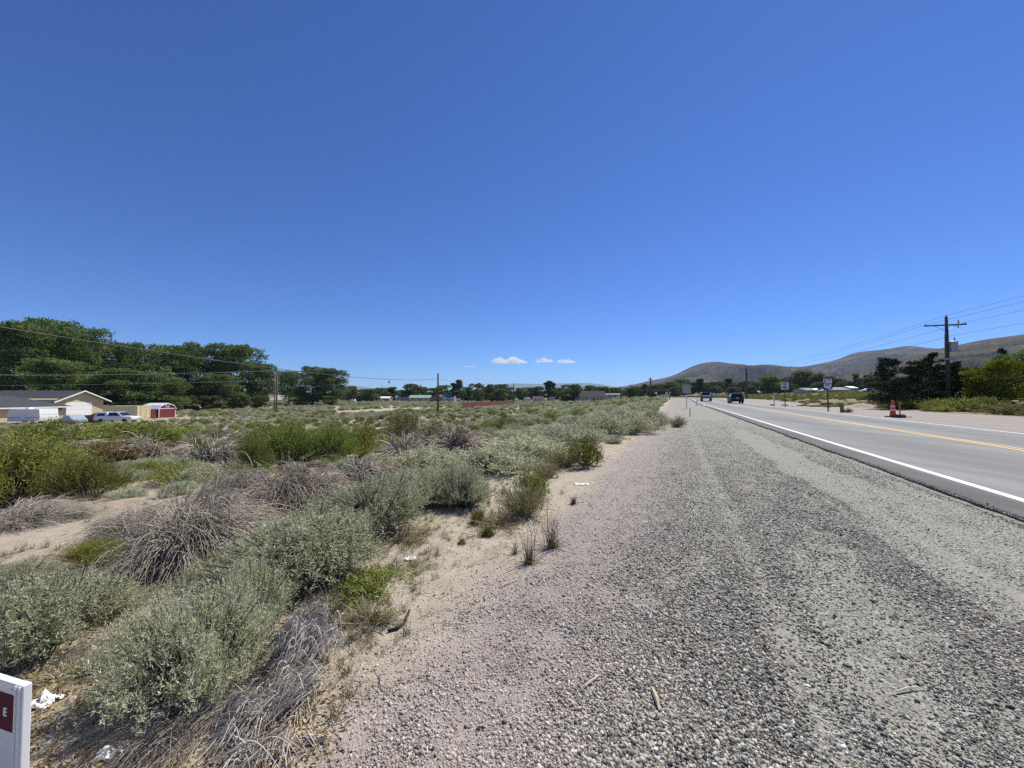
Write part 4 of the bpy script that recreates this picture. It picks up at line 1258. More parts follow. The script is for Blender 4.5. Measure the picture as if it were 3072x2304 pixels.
def litter():
    r = np.random.default_rng(21)
    # twigs
    tw = []
    for i in range(3):
        P = np.stack([np.linspace(-1, 1, 5), r.normal(0, 0.09, 5), np.abs(r.normal(0, 0.04, 5))], -1)[None]
        V, Q = strands(P, np.array([[.03, .035, .03, .025, .015]]))
        tw.append(mesh_obj('twig', V, quads=Q, mats=[(M_STRAW, M_TWIG, M_STEM)[i]], attrs={'v': np.full(len(V), 0.5)}, link=False))
    n = 26000
    d = np.sqrt(r.uniform(1.1 ** 2, 15 ** 2, n)); x, y = r.uniform(-1.7, 0.7, n) * d, d
    near = r.random(n) < 0.4
    d3 = r.uniform(1.1, 4, n); x = np.where(near, r.uniform(-1.7, .3, n) * d3, x); y = np.where(near, d3, y)
    e = -road_st(x, y)[0]
    dens = ss(4.7, 5.6, e + 0.8 * (fbm(x, y, 3, 4) - .5)) * (0.25 + 0.75 * ss(0.45, 0.6, fbm(x * 1.5, y * 1.5, 3, 44))) + 0.02 * (e > 1.0)
    ok = r.random(n) < dens
    x, y = x[ok], y[ok]; k = len(x)
    ln = np.clip(np.exp(r.normal(math.log(0.028), 0.55, k)), 0.008, 0.16)
    rot = np.stack([r.normal(0, .15, k), r.normal(0, .18, k), r.uniform(0, 6.28, k)], -1)
    instancer('twig_litter', np.stack([x, y, ground_z(x, y) + 0.006], -1), np.stack([ln, ln, ln], -1), rot, r.integers(0, 3, k), tw, 'broken twigs and straw strewn over the sand')
    lm = leaf_mat('fallen_leaf', [(0.0, (0.15, 0.09, 0.045)), (0.4, (0.29, 0.20, 0.095)), (0.7, (0.42, 0.32, 0.16)), (1.0, (0.52, 0.44, 0.30))], 0.2, 0.35, hue=0.02)
    lv = []
    for i in range(4):
        V = np.array([(-1, 0, 0), (-.3, .42, .12), (.45, .35, .05), (1, 0, .22), (.45, -.35, .10), (-.3, -.42, .16)]) + r.normal(0, .06, (6, 3))
        lv.append(mesh_obj('leaf', V, quads=[(0, 1, 4, 5), (1, 2, 3, 4)], mats=[lm], attrs={'v': np.full(6, (i + .5) / 4)}, link=False))
    n = 9000
    px, py = r.uniform(-150, 1050, n), r.uniform(1850, 2420, n)
    d = 1.5 * FPX / (py - HORIZON); x, y = (px - CX) / FPX * d, d
    e = -road_st(x, y)[0]
    ok = r.random(n) < ss(4.95, 5.5, e) * (0.25 + 0.75 * ss(0.42, .6, fbm(x * 1.6, y * 1.6, 3, 14)))
    x, y = x[ok], y[ok]; k = len(x)
    sz = r.uniform(0.006, 0.016, k)
    rot = np.stack([r.normal(0, .4, k), r.normal(0, .4, k), r.uniform(0, 6.28, k)], -1)
    instancer('fallen_leaves', np.stack([x, y, ground_z(x, y) + 0.010], -1), np.stack([sz, sz, sz], -1), rot, r.integers(0, 4, k), lv, 'dry yellow and brown leaves lying under the front shrubs')
litter()

def dry_grass():
    r = np.random.default_rng(88)
    pro = []
    for i, (mt, n_, sp) in enumerate(((M_STRAW, 26, 0.75), (M_GRASS, 30, 0.6), (M_STRAW, 18, 1.1), (M_OLIVE, 26, 0.7))):
        V, Q, val = tuft(900 + i, n_, 1.0, sp, 0.012, 0.5)
        pro.append(mesh_obj('tuft', V, quads=Q, mats=[mt], attrs={'v': val}, link=False))
    n = 9000
    d = np.exp(r.uniform(math.log(1.5), math.log(24), n)); x, y = r.uniform(-1.7, 0.55, n) * d, d
    e = -road_st(x, y)[0]
    dens = ss(5.1, 6.2, e + 1.0 * (fbm(x * .9, y * .9, 3, 24) - .5)) * (0.12 + 0.88 * ss(0.40, 0.58, fbm(x * 0.8, y * 0.8, 3, 47)))
    ok = r.random(n) < dens
    x, y, d = x[ok], y[ok], d[ok]; k = len(x)
    h = r.uniform(0.04, 0.13, k) * (1 + 0.03 * d)
    instancer('dry_grass', np.stack([x, y, ground_z(x, y) - 0.005], -1), np.stack([h, h, h * r.uniform(.6, 1.1, k)], -1), np.stack([np.zeros(k), np.zeros(k), r.uniform(0, 6.28, k)], -1),
              r.integers(0, 4, k), pro, 'short dry grass and straw sprouting from the sand between the shrubs')
dry_grass()
# ------------------------------------------------------------------ trees
M_BARK = paint('tree_bark', (0.16, 0.13, 0.10), 0.95, var=0.35, scale=4.0, bump=0.6, bscale=18.0)
M_POLE = paint('creosoted_wood', (0.085, 0.062, 0.048), 0.9, var=0.3, scale=6.0, bump=0.4, bscale=30.0)
M_COTTON = leaf_mat('cottonwood_leaf', [(0.0, (0.068, 0.110, 0.028)), (0.5, (0.138, 0.195, 0.058)), (1.0, (0.29, 0.35, 0.135))], 0.28, 0.12, hue=0.01)
M_BRIGHT = leaf_mat('bright_tree_leaf', [(0.0, (0.11, 0.17, 0.022)), (0.5, (0.18, 0.255, 0.04)), (1.0, (0.29, 0.36, 0.08))], 0.28, 0.08)
M_YELLOW = leaf_mat('yellow_green_leaf', [(0.0, (0.075, 0.09, 0.012)), (0.5, (0.165, 0.175, 0.020)), (1.0, (0.33, 0.31, 0.04))], 0.24, 0.08)
M_NEEDLE = leaf_mat('juniper_needle', [(0.0, (0.016, 0.026, 0.012)), (0.5, (0.034, 0.05, 0.024)), (1.0, (0.07, 0.088, 0.046))], 0.05, 0.15)
M_FARLEAF = leaf_mat('far_tree_leaf', [(0.0, (0.070, 0.095, 0.035)), (0.5, (0.125, 0.155, 0.058)), (1.0, (0.21, 0.235, 0.10))], 0.28, 0.25, hue=0.02)

def limb_path(r, a, b, k=6, wob=0.06):
    a, b = np.array(a, float), np.array(b, float)
    t = np.linspace(0, 1, k)[:, None]
    p = a + (b - a) * t
    p[1:-1] += r.normal(size=(k - 2, 3)) * wob * np.linalg.norm(b - a)
    return p

def broadleaf(seed, h, w, n_leaf, leaf, mat, lobes=26, trunk_h=0.22, low=0.12, shape='round', trunks=1, lobe_r=0.30):
    """returns (crown mesh, trunk mesh): lobed crown of leaf clumps on a forked trunk; 1:1 metres"""
    r = np.random.default_rng(seed)
    LC, LR = [], []
    for i in range(lobes):
        u = r.uniform(low, 1.0)
        if shape == 'round':
            wr = math.sqrt(max(0.02, 1 - ((u - 0.55) / 0.52) ** 2))
        elif shape == 'column':
            wr = 0.8 * math.sqrt(max(0.03, 1 - ((u - 0.45) / 0.6) ** 2))
        else:
            wr = max(0.12, 1.05 - u)
        a = r.uniform(0, 2 * math.pi); q = math.sqrt(r.uniform(0.05, 1.0)) * wr
        rad = (w * 0.5) * (lobe_r if shape != 'cone' else 0.24) * r.uniform(0.75, 1.25) * (0.75 + 0.35 * wr)
        LC.append((math.cos(a) * q * max(0.05, w * 0.5 - rad * .7), math.sin(a) * q * max(0.05, w * 0.5 - rad * .7), min(u * h, h - rad * 0.8))); LR.append(rad)
    LC, LR = np.array(LC), np.array(LR)
    pr = LR ** 2; pr = pr / pr.sum()
    which = r.choice(lobes, n_leaf, p=pr)
    d = unit(r.normal(size=(n_leaf, 3)))
    d[:, 2] = np.where(r.random(n_leaf) < 0.6, np.abs(d[:, 2]), d[:, 2])
    f = 1 + 0.28 * np.sin(d[:, 0] * 7 + which) * np.sin(d[:, 1] * 6 + which * 2) + 0.2 * np.sin(d[:, 2] * 9 + which * 3)
    q = r.uniform(0.45, 1.0, n_leaf) ** 0.5
    pos = LC[which] + d * (LR[which] * f * q)[:, None] * np.array([1, 1, 0.85])
    pos[:, 2] = np.maximum(pos[:, 2], h * 0.02 + 0.2 * r.random(n_leaf))
    ld = unit(d + r.normal(size=(n_leaf, 3)) * 0.8 + np.array([0, 0, -0.15]))
    L_ = leaf * r.uniform(0.6, 1.35, n_leaf)
    V, Q = leaves(pos, ld, L_, L_ * r.uniform(0.55, 0.85, n_leaf), r)
    tv = r.random(lobes)
    val = np.clip(tv[which] * 0.5 + r.random(n_leaf) * 0.5, 0, 1)
    crown = mesh_obj('crown', V, quads=Q, mats=[mat], attrs={'v': np.repeat(val, 4)}, link=False).data
    mb = MB()
    for tnum in range(trunks):
        off = np.array([r.normal() * 0.6, r.normal() * 0.6, 0]) if trunks > 1 else np.zeros(3)
        top = np.array([r.normal() * 0.03 * w, r.normal() * 0.03 * w, h * 0.62]) + off
        p = limb_path(r, off - np.array([0, 0, 0.3]), top, 7, 0.02)
        r0 = h * 0.022 / math.sqrt(trunks)
        mb.tube(p, [r0 * 1.35] + list(np.linspace(r0, r0 * 0.35, 6)), 8)
        for i in range(8 if trunks == 1 else 5):
            st = p[r.integers(2, 6)]
            e = LC[r.integers(0, lobes)]
            if e[2] < st[2] * 0.6: continue
            mb.tube(limb_path(r, st, e, 5, 0.06), list(np.linspace(r0 * 0.5, r0 * 0.10, 5)), 5)
    tm = bpy.data.meshes.new('trunk'); tm.from_pydata(mb.v, [], mb.f); tm.materials.append(M_BARK); tm.update()
    return crown, tm

def juniper(seed, h, w, n, mat, bushy=True):
    r = np.random.default_rng(seed)
    nb = 70
    V_, Q_, val_, mb = [], [], [], MB()
    mb.tube([(0, 0, -0.2), (0.03, 0.02, h * 0.5), (0, 0, h * 0.97)], [h * 0.035, h * 0.022, 0.01], 7)
    nv = 0
    per = n // nb
    for i in range(nb):
        u = r.uniform(0.04, 0.97)
        z = u * h
        reach = (w / 2) * ((1 - u) ** 0.65 * 0.95 + 0.10) * r.uniform(0.65, 1.2)
        a = r.uniform(0, 2 * math.pi)
        end = np.array([math.cos(a) * reach, math.sin(a) * reach, z + reach * r.uniform(-0.1, 0.45)])
        P = limb_path(r, (0, 0, z), end, 4, 0.04)
        mb.tube(P, list(np.linspace(0.03 + 0.008 * h * (1 - u), 0.008, 4)), 4)
        t = r.uniform(0.25, 1.05, per)
        base = np.array([0, 0, z]) * (1 - t[:, None]) + end * t[:, None]
        base += r.normal(size=(per, 3)) * (0.05 + 0.14 * reach * np.sin(np.clip(t, 0, 1) * 2.6)[:, None]) * np.array([1, 1, 0.55])
        base[:, 2] = np.maximum(base[:, 2], 0.08)
        d = unit((end - np.array([0, 0, z]))[None] * 0.6 / max(reach, .2) + r.normal(size=(per, 3)) * 0.55 + np.array([0, 0, 0.3]))
        L_ = r.uniform(0.13, 0.30, per)
        V, Q = leaves(base, d, L_, L_ * 0.34, r)
        V_.append(V); Q_.append(Q + nv); nv += len(V)
        val_.append(np.repeat(np.clip(r.random() * 0.5 + r.random(per) * 0.5, 0, 1), 4))
    crown = mesh_obj('crown', np.concatenate(V_), quads=np.concatenate(Q_), mats=[mat], attrs={'v': np.concatenate(val_)}, link=False).data
    tm = bpy.data.meshes.new('trunk'); tm.from_pydata(mb.v, [], mb.f); tm.materials.append(M_BARK); tm.update()
    return crown, tm

def put_tree(name, meshes, loc, scale, rz, label, group=None, cat='tree'):
    o = empty(name, loc, rz)
    o.scale = scale
    for nm, me in (('crown', meshes[0]), ('trunk', meshes[1])):
        c = bpy.data.objects.new(nm, me); C.objects.link(c); c.parent = o
    return tag(o, label, cat, group)

COTTON = [broadleaf(600 + i, 20, 15, 28000, 0.40, M_COTTON, lobes=56, low=0.10, trunks=1 + i % 2, lobe_r=0.25) for i in range(3)]
FAR = [broadleaf(620 + i, 10, 9, 4200, 0.62, M_FARLEAF, lobes=22, low=0.02) for i in range(3)] + \
      [broadleaf(630, 12, 4.0, 2200, 0.7, M_FARLEAF, lobes=14, low=0.08, shape='column'), broadleaf(631, 10, 4.5, 2000, 0.6, M_FARLEAF, lobes=16, low=0.05, shape='cone')]
BRIGHT = broadleaf(640, 10, 10, 5000, 0.6, M_BRIGHT, lobes=18)

def tree_px(name, meshes, mh, mw, px0, px1, pytop, depth, label, group=None, cat='tree', overlap=1.0):
    """a tree whose crown spans px0..px1 and whose top is seen at pytop, standing on the ground at the given depth"""
    g = on_ground((px0 + px1) / 2, depth)
    top = at_depth((px0 + px1) / 2, pytop, depth)[2]
    w = (px1 - px0) / FPX * depth * overlap
    return put_tree(name, meshes, tuple(g), (w / mw, w / mw, (top - g[2]) / mh), rng.uniform(0, 6.28), label, group, cat)

# cottonwoods behind the house and along the field's far edge
for i, (a, b, top, dep, lab) in enumerate([
    (-190, 20, 985, 104, 'great cottonwood at the left edge, rising behind the grey roof'),
    (-20, 170, 975, 100, 'tall cottonwood next to the one at the left edge'),
    (70, 230, 962, 112, 'tallest cottonwood of the grove behind the house'),
    (180, 320, 985, 108, 'cottonwood falling away toward the dip in the grove'),
    (90, 260, 1080, 92, 'low dark cottonwood close behind the gable'),
    (270, 400, 1028, 116, 'cottonwood in the dip of the grove behind the red shed'),
    (370, 500, 1032, 112, 'cottonwood right above the red shed'),
    (300, 470, 1110, 98, 'low leafy cottonwood just behind the cream container'),
    (470, 590, 1040, 120, 'cottonwood in the middle of the grove'),
    (540, 690, 1030, 128, 'broad cottonwood with a dark hollow under its crown'),
    (660, 790, 1040, 132, 'cottonwood near the right end of the grove'),
    (740, 830, 1092, 136, 'last cottonwood of the grove, beside the pole with the crossarm'),
    (440, 560, 1130, 104, 'short cottonwood at the front of the grove'),
    (590, 720, 1125, 118, 'short cottonwood under the right part of the grove'),
    (830, 905, 1114, 190, 'small far cottonwood between the pole and the square clump'),
    (885, 985, 1100, 165, 'left half of the square cottonwood clump right of the crossarm pole'),
    (950, 1045, 1108, 168, 'right half of the square cottonwood clump right of the crossarm pole')]):
    tree_px('cottonwood_tree', COTTON[i % 3], 20, 15, a, b, top, dep, lab, 'cottonwoods beyond the field', overlap=1.12)

# dark undergrowth under the grove
for i, (px, dep) in enumerate([(30, 96), (150, 96), (260, 98), (350, 97), (420, 96), (500, 100), (560, 108), (640, 112), (720, 120), (780, 126), (900, 158), (990, 160)]):
    g = on_ground(px, dep)
    put_tree('understorey_bush', FAR[i % 3], tuple(g), (0.75, 0.75, 0.42), i * 1.3, ('dark bush under the cottonwoods ' + ('behind the house roof', 'behind the house gable', 'left of the container', 'behind the container', 'right behind the red barn shed', 'in the middle of the grove', 'under the dark hollow', 'right of the dark hollow', 'near the crossarm pole', 'beside the crossarm pole', 'at the square clump, left half', 'at the square clump, right half')[i]), 'bushes under the cottonwoods', 'bush')

# junipers and the yellow-green tree across the road
JUN = [juniper(700 + i, 5.0, 4.2, 7000, M_NEEDLE) for i in range(3)]
for i, (a, b, top, dep, k, lab) in enumerate([
    (2615, 2720, 1071, 39, 0, 'spiky dark juniper at the near end of the roadside clump'),
    (2690, 2800, 1086, 40, 1, 'wide dark juniper behind the orange cone'),
    (2750, 2845, 1060, 42, 2, 'tall dark juniper left of the transformer pole'),
    (2800, 2910, 1085, 40, 0, 'dark juniper under the transformer pole'),
    (2860, 2960, 1105, 38, 1, 'low dark juniper touching the yellow-green tree'),
    (2985, 3035, 1046, 52, 2, 'pointed dark conifer tip above the yellow-green tree')]):
    tree_px('juniper_tree', JUN[k], 5.0, 4.2, a, b, top, dep, lab, 'dark junipers by the road', overlap=1.1)
YEL = broadleaf(650, 6.0, 6.0, 15000, 0.19, M_YELLOW, lobes=60, low=0.2, lobe_r=0.20)
OLV = broadleaf(651, 6.0, 6.0, 13000, 0.20, M_COTTON, lobes=50, low=0.15, lobe_r=0.21)
DRK = broadleaf(652, 6.0, 6.0, 9000, 0.22, M_COTTON, lobes=24, low=0.05)
tree_px('locust_tree', YEL, 6, 6, 2925, 3090, 1082, 35, 'yellow-green tree at the right edge of the picture')
tree_px('elm_tree', OLV, 6, 6, 3010, 3200, 1050, 40, 'taller olive green tree cut by the right edge of the picture')
tree_px('elm_tree', DRK, 6, 6, 2930, 3060, 1130, 41, 'dark tree in the shade behind the yellow-green one')
tree_px('elm_tree', DRK, 6, 6, 3060, 3240, 1120, 37, 'dark leafy tree beyond the right edge')
# bare twiggy tree
def bare_tree(px, dep, top, label):
    g = on_ground(px, dep); h = at_depth(px, top, dep)[2] - g[2]
    r = np.random.default_rng(9)
    mb = MB()
    mb.tube([(0, 0, -.2), (0.05, 0, h * .4)], [0.10, 0.07], 6)
    for i in range(26):
        a = r.uniform(0, 6.28); e = np.array([math.cos(a) * h * .32 * r.uniform(.3, 1), math.sin(a) * h * .32 * r.uniform(.3, 1), h * r.uniform(.65, 1.0)])
        P = limb_path(r, (0.05, 0, h * .36), e, 5, .05); mb.tube(P, list(np.linspace(.035, .008, 5)), 4)
        for j in range(7):
            s_ = P[r.integers(1, 5)]; e2 = s_ + np.array([r.normal() * .35, r.normal() * .35, abs(r.normal()) * .6])
            mb.tube(limb_path(r, s_, e2, 3, .05), [.014, .009, .005], 3)
    o = mb.build('bare_tree', paint('grey_bare_branch', (0.30, 0.27, 0.24), .9, var=.2), loc=tuple(g))
    return tag(o, label, 'tree')
bare_tree(2905, 43, 1068, 'leafless grey tree between the junipers and the yellow-green tree')

# the belt of trees round the far houses
BELT = [  # px0, px1, top, depth, kind
 (1040,1066,1163,260,0),(1060,1100,1172,270,1),(1092,1135,1170,262,2),(1122,1160,1168,300,0),(1160,1192,1164,310,3),(1180,1210,1174,320,1),(1205,1258,1156,300,2),(1235,1280,1166,310,0),(1268,1320,1168,330,1),(1310,1350,1160,300,2),
 (1352,1372,1152,275,3),(1364,1388,1143,275,3),(1385,1420,1166,290,0),(1412,1450,1155,300,1),(1440,1470,1166,310,2),(1462,1500,1158,290,0),(1490,1522,1157,300,2),(1515,1545,1166,330,1),(1545,1580,1168,320,0),(1575,1610,1166,330,2),
 (1605,1640,1164,330,1),(1630,1656,1146,270,3),(1652,1666,1152,272,3),(1660,1690,1168,300,0),(1682,1735,1158,235,1),(1720,1745,1166,250,0),(1750,1785,1160,330,2),(1782,1822,1164,320,0),(1815,1830,1170,300,4),(1862,1880,1176,330,1),
 (1876,1912,1167,225,2),(1905,1930,1163,260,0),(1922,1946,1157,260,4),(1940,1980,1160,280,1),(1965,2010,1155,290,2),(1995,2040,1150,290,0),(2030,2070,1143,300,1),(2060,2095,1150,310,2),(2085,2110,1140,310,3),(2105,2140,1152,320,0),
 (2130,2165,1150,300,1),(2150,2180,1148,310,2),(2170,2205,1140,280,4),(2195,2230,1152,270,0),(2225,2262,1148,260,1),(2255,2290,1150,260,2),(2325,2365,1140,250,0),(2355,2400,1136,250,1),(2388,2440,1118,245,2),(2425,2475,1126,240,0),
 (2330,2380,1155,225,2),(2460,2500,1134,235,1),(2490,2530,1140,230,2),(2520,2560,1146,220,0),(2562,2580,1124,215,3),(2575,2605,1138,210,1),(2595,2614,1128,200,3),(2602,2640,1134,195,2),(2640,2700,1140,170,0),(2440,2470,1150,215,0),
 (2240,2275,1162,230,1),(2290,2325,1165,225,0),(2180,2215,1165,235,2),(2130,2160,1163,290,0),(2010,2040,1165,270,1),(1480,1520,1170,270,1),(1420,1450,1172,270,0)]
PLACE = ['left of the green roofed house', 'behind the green roofed house', 'behind the solar roofed house', 'beyond the red fence', 'behind the dark roofed house', 'where the road bends', 'under the bare hills', 'behind the speed sign', 'round the houses on the slope']
FN = ['round_tree', 'round_tree', 'round_tree', 'poplar_tree', 'conifer_tree']
for (a, b, top, dep, k) in BELT:
    c = (a + b) / 2
    pl = PLACE[0 if c < 1140 else 1 if c < 1290 else 2 if c < 1390 else 3 if c < 1600 else 4 if c < 1870 else 5 if c < 2060 else 6 if c < 2280 else 7 if c < 2440 else 8]
    kind = ('far round tree', 'far round tree', 'far round tree', 'far slender poplar', 'far pointed conifer')[k]
    mh, mw = ((10, 9), (10, 9), (10, 9), (12, 4.0), (10, 4.5))[k]
    tree_px(FN[k], FAR[k], mh, mw, a, b, top - 3, dep, f'{kind} in the belt {pl}', f'{kind}s {pl}', overlap=1.4)
tree_px('round_tree', BRIGHT, 10, 10, 2272, 2340, 1130, 228, 'bright green round tree left of the speed limit sign', overlap=1.15)
# a fuller low screen behind, as one far mass
def far_wood():
    r = np.random.default_rng(31)
    n = 520
    ratio = r.uniform(-0.55, 1.35, n); d = r.uniform(330, 620, n)
    x, y = ratio * d, d
    s, t = road_st(x, y)
    ok = (np.abs(s) > 14) & ~((s > -60) & (s < 8) & (d < 360))
    x, y = x[ok], y[ok]; k = len(x)
    sc = r.uniform(0.45, 0.95, k)
    obs = [mesh_obj('clump', np.array([c.co for c in f[0].vertices]), link=False) for f in ()]
    pro = []
    for f in FAR[:3]:
        o = bpy.data.objects.new('far_crown', f[0]); pro.append(o)
    instancer('far_woods', np.stack([x, y, ground_z(x, y) - 0.5], -1), np.stack([sc * 1.1, sc * 1.1, sc * 0.9], -1), np.stack([np.zeros(k), np.zeros(k), r.uniform(0, 6.28, k)], -1), r.integers(0, 3, k), pro,
              'low distant woods along the valley floor')
far_wood()

# grassy brush at the foot of the junipers
for i, (px, py, w, h, key) in enumerate([(2640, 1222, 120, 22, 'olive0'), (2760, 1228, 130, 36, 'weed_far1'), (2830, 1232, 110, 38, 'green0'), (2900, 1236, 110, 46, 'weed_far1'), (2960, 1238, 70, 48, 'green1'), (3030, 1246, 150, 36, 'weed_far0'), (2700, 1226, 90, 26, 'weed_far0')]):
    NAMES['weed'] = 'roadside_brush'
    plant(key, px, py, w, h, ['tawny brush at the near end of the junipers', 'green brush behind the orange cone', 'green brush under the transformer pole', 'tall brush left of the yellow-green tree', 'dark brush under the yellow-green tree', 'grassy brush at the right edge beyond the apron', 'grey-green brush right of the orange cone'][i], 'brush under the junipers', parts=False, cat='brush')
# ------------------------------------------------------------------ shared paints
W_ = lambda n, c, **k: paint(n, c, **k)
M_WHITE = W_('white_paint', (0.78, 0.78, 0.76), rough=0.5, var=0.05, dirt=0.12)
M_GREYP = W_('grey_paint', (0.42, 0.43, 0.44), rough=0.55, var=0.08)
M_STEEL = W_('galvanised_steel', (0.42, 0.43, 0.43), rough=0.45, metal=0.6, var=0.12)
M_BLACK = W_('black_rubber', (0.022, 0.022, 0.023), rough=0.8, var=0.2)
M_GLASS = W_('dark_window_glass', (0.018, 0.022, 0.028), rough=0.08, var=0.1)
M_TAN = W_('tan_stucco', (0.52, 0.43, 0.25), rough=0.9, var=0.06, bump=0.2, bscale=40)
M_ROOF = W_('charcoal_shingle', (0.050, 0.052, 0.057), rough=0.95, var=0.25, scale=2.0, bump=0.5, bscale=14)
M_CREAM = W_('cream_container_paint', (0.74, 0.64, 0.38), rough=0.6, var=0.06, dirt=0.15)
M_BARN = W_('barn_red_paint', (0.155, 0.016, 0.024), rough=0.7, var=0.12, dirt=0.1)
M_METALROOF = W_('white_metal_roof', (0.72, 0.73, 0.75), rough=0.35, var=0.06)
M_BROWNW = W_('brown_siding', (0.33, 0.155, 0.10), rough=0.85, var=0.15)
M_WOOD = W_('weathered_wood', (0.20, 0.135, 0.085), rough=0.9, var=0.3, scale=8, bump=0.4)
M_REDF = W_('red_fence_paint', (0.19, 0.048, 0.040), rough=0.85, var=0.25, scale=1.5, dirt=0.15)
M_GREENR = W_('green_metal_roof', (0.24, 0.42, 0.33), rough=0.5, var=0.08)
M_BLUEP = W_('solar_panel', (0.05, 0.09, 0.17), rough=0.15, var=0.15)
M_ORANGE = W_('orange_plastic', (0.80, 0.10, 0.028), rough=0.55, var=0.08)
M_SIGNW = W_('white_sign_sheet', (0.72, 0.72, 0.72), rough=0.4, var=0.03)
M_SIGNK = W_('black_sign_ink', (0.02, 0.02, 0.022), rough=0.5, var=0.1)
M_SIGNB = W_('bare_sign_back', (0.36, 0.33, 0.28), rough=0.5, metal=0.3, var=0.08)
M_CARK = W_('black_car_paint', (0.012, 0.012, 0.013), rough=0.4, var=0.1)
M_CARG = W_('dark_grey_car_paint', (0.018, 0.019, 0.022), rough=0.4, var=0.1)
M_CARW = W_('white_car_paint', (0.72, 0.73, 0.74), rough=0.25, var=0.04)
M_TAIL = W_('red_lamp_lens', (0.30, 0.012, 0.012), rough=0.25, var=0.05)
M_LAMP = W_('clear_lamp_lens', (0.65, 0.65, 0.62), rough=0.15, var=0.05)
M_COVER = W_('silver_blue_tarp', (0.30, 0.36, 0.40), rough=0.5, var=0.15, bump=0.5, bscale=6)
M_PAPER = W_('white_paper', (0.82, 0.82, 0.80), rough=0.8, var=0.05)
M_REDS = W_('dark_red_sign_print', (0.085, 0.006, 0.009), rough=0.9, var=0.05)
M_WIRE = W_('weathered_cable', (0.05, 0.05, 0.052), rough=0.6, var=0.1)
M_WIREL = W_('sunlit_grey_wire', (0.55, 0.55, 0.54), rough=0.5, metal=0.0, var=0.1)  # pale matte grey: the sunlit look of these wires is in the colour
M_BEIGE = W_('beige_siding', (0.50, 0.42, 0.34), rough=0.85, var=0.08)
M_GREYR = W_('grey_shingle', (0.27, 0.265, 0.26), rough=0.9, var=0.12)

# ------------------------------------------------------------------ utility poles and wires
def pole(name, px, base, top, label, depth=None, r=0.14, arm=None, armdir=0.0, mat=M_POLE, extras=(), group=None):
    """wooden pole: base either a pixel row on the ground, or a depth"""
    g = at(px, base) if depth is None else on_ground(px, depth)
    zt = at_depth(px, top, g[1])[2]
    h = zt - g[2]
    root = empty(name, tuple(g))
    MB().tube([(0, 0, -0.4), (0, 0, h * 0.5), (0, 0, h)], [r, r * 0.86, r * 0.72], 10).build('shaft', mat, root, smooth=True)
    ca, sa = math.cos(armdir), math.sin(armdir)
    for (z, L_) in (arm or ()):
        a = MB()
        a.add([(ca * u * L_ / 2 - sa * v, sa * u * L_ / 2 + ca * v, h - z + w) for w in (-.06, .06) for v in (-.06 + .17, .06 + .17) for u in (-1, 1)],
              [(0, 1, 3, 2), (4, 6, 7, 5), (0, 4, 5, 1), (2, 3, 7, 6), (0, 2, 6, 4), (1, 5, 7, 3)])
        ao = a.build('crossarm', mat, root)
        for u in (-0.93, 0.93) if L_ > 1.5 else (-0.9, 0.9):
            MB().lathe([(0.03, 0), (0.055, 0.03), (0.03, 0.07), (0.05, 0.11), (0.02, 0.16)], 8).build('insulator', M_GREYP, ao, loc=(ca * u * L_ / 2 - sa * .17, sa * u * L_ / 2 + ca * .17, h - z + .06))
        for u in (-1, 1):
            MB().tube([(ca * u * L_ * .28 - sa * .14, sa * u * L_ * .28 + ca * .14, h - z - .05), (-sa * .12, ca * .12, h - z - .6)], .02, 5).build('brace', M_STEEL, ao)
    tag(root, label, 'utility pole', group)
    return root, np.array(g), h

def wire(a, b, sag, label, rad=0.012, mat=M_WIRE, n=40, group=None):
    a, b = np.array(a, float), np.array(b, float)
    t = np.linspace(0, 1, n)[:, None]
    p = a + (b - a) * t
    p[:, 2] -= 4 * sag * (t * (1 - t))[:, 0]
    V, Q = strands(p[None], np.full((1, n), rad), 5)
    o = mesh_obj('overhead_wire', V, quads=Q, mats=[mat])
    return tag(o, label, 'wire', group)

# transformer pole on the right
WD = np.array([27.0, 77.0]); WD = WD / np.linalg.norm(WD)
arm_a = math.atan2(-WD[0], WD[1])
rp, rg, rh = pole('utility_pole', 2846, 0, 952, 'dark utility pole with crossarm and grey transformer above the junipers', depth=38, r=0.17, arm=[(0.75, 3.2)], armdir=arm_a)
MB().lathe([(0.07, 0), (0.10, 0.04), (0.06, 0.10), (0.09, 0.15), (0.03, 0.24)], 8).build('top_insulator', M_GREYP, rp, loc=(0, 0, rh))
tr = MB().lathe([(0.02, 0), (0.30, 0.02), (0.31, 0.90), (0.33, 0.92), (0.33, 1.0), (0.22, 1.06), (0.02, 1.07)], 18).build('transformer', M_GREYP, rp, smooth=False, loc=(0.42, -0.20, rh - 3.45))
MB().lathe([(0.05, 0), (0.08, 0.06), (0.05, 0.12), (0.08, 0.18), (0.05, 0.24), (0.02, 0.40)], 8).build('bushing', M_GREYP, tr, loc=(0.1, 0, 1.05))
MB().box(-.1, .5, -.3, .0, rh - 4.25, rh - 4.05).build('bracket', M_GREYP, rp)
MB().tube([(0.85, -.3, rh - .35), (0.85, -.3, rh - .8), (0.8, -.3, rh - 1.1)], .06, 6).build('fuse_cutout', M_GREYP, rp)
MB().tube([(-0.42, -.2, rh - 1.7), (-0.46, -.2, rh - 3.0), (-.42, -.2, rh - 4.2)], .025, 5).build('drop_lead', M_WIRE, rp)
MB().box(-.62, -.2, -.28, -.16, rh - 4.25, rh - 4.1).build('cable_bracket', M_GREYP, rp)
qp, qg, qh = pole('utility_pole', 2240, 0, 1103, 'distant dark pole standing behind the speed limit sign', depth=115, r=0.30, arm=[(0.5, 2.0), (2.0, 1.2), (5.5, 1.2)], armdir=arm_a)
across = np.array([WD[1], -WD[0]])
def p3(g, off, z): return np.array([g[0] + across[0] * off, g[1] + across[1] * off, g[2] + z])
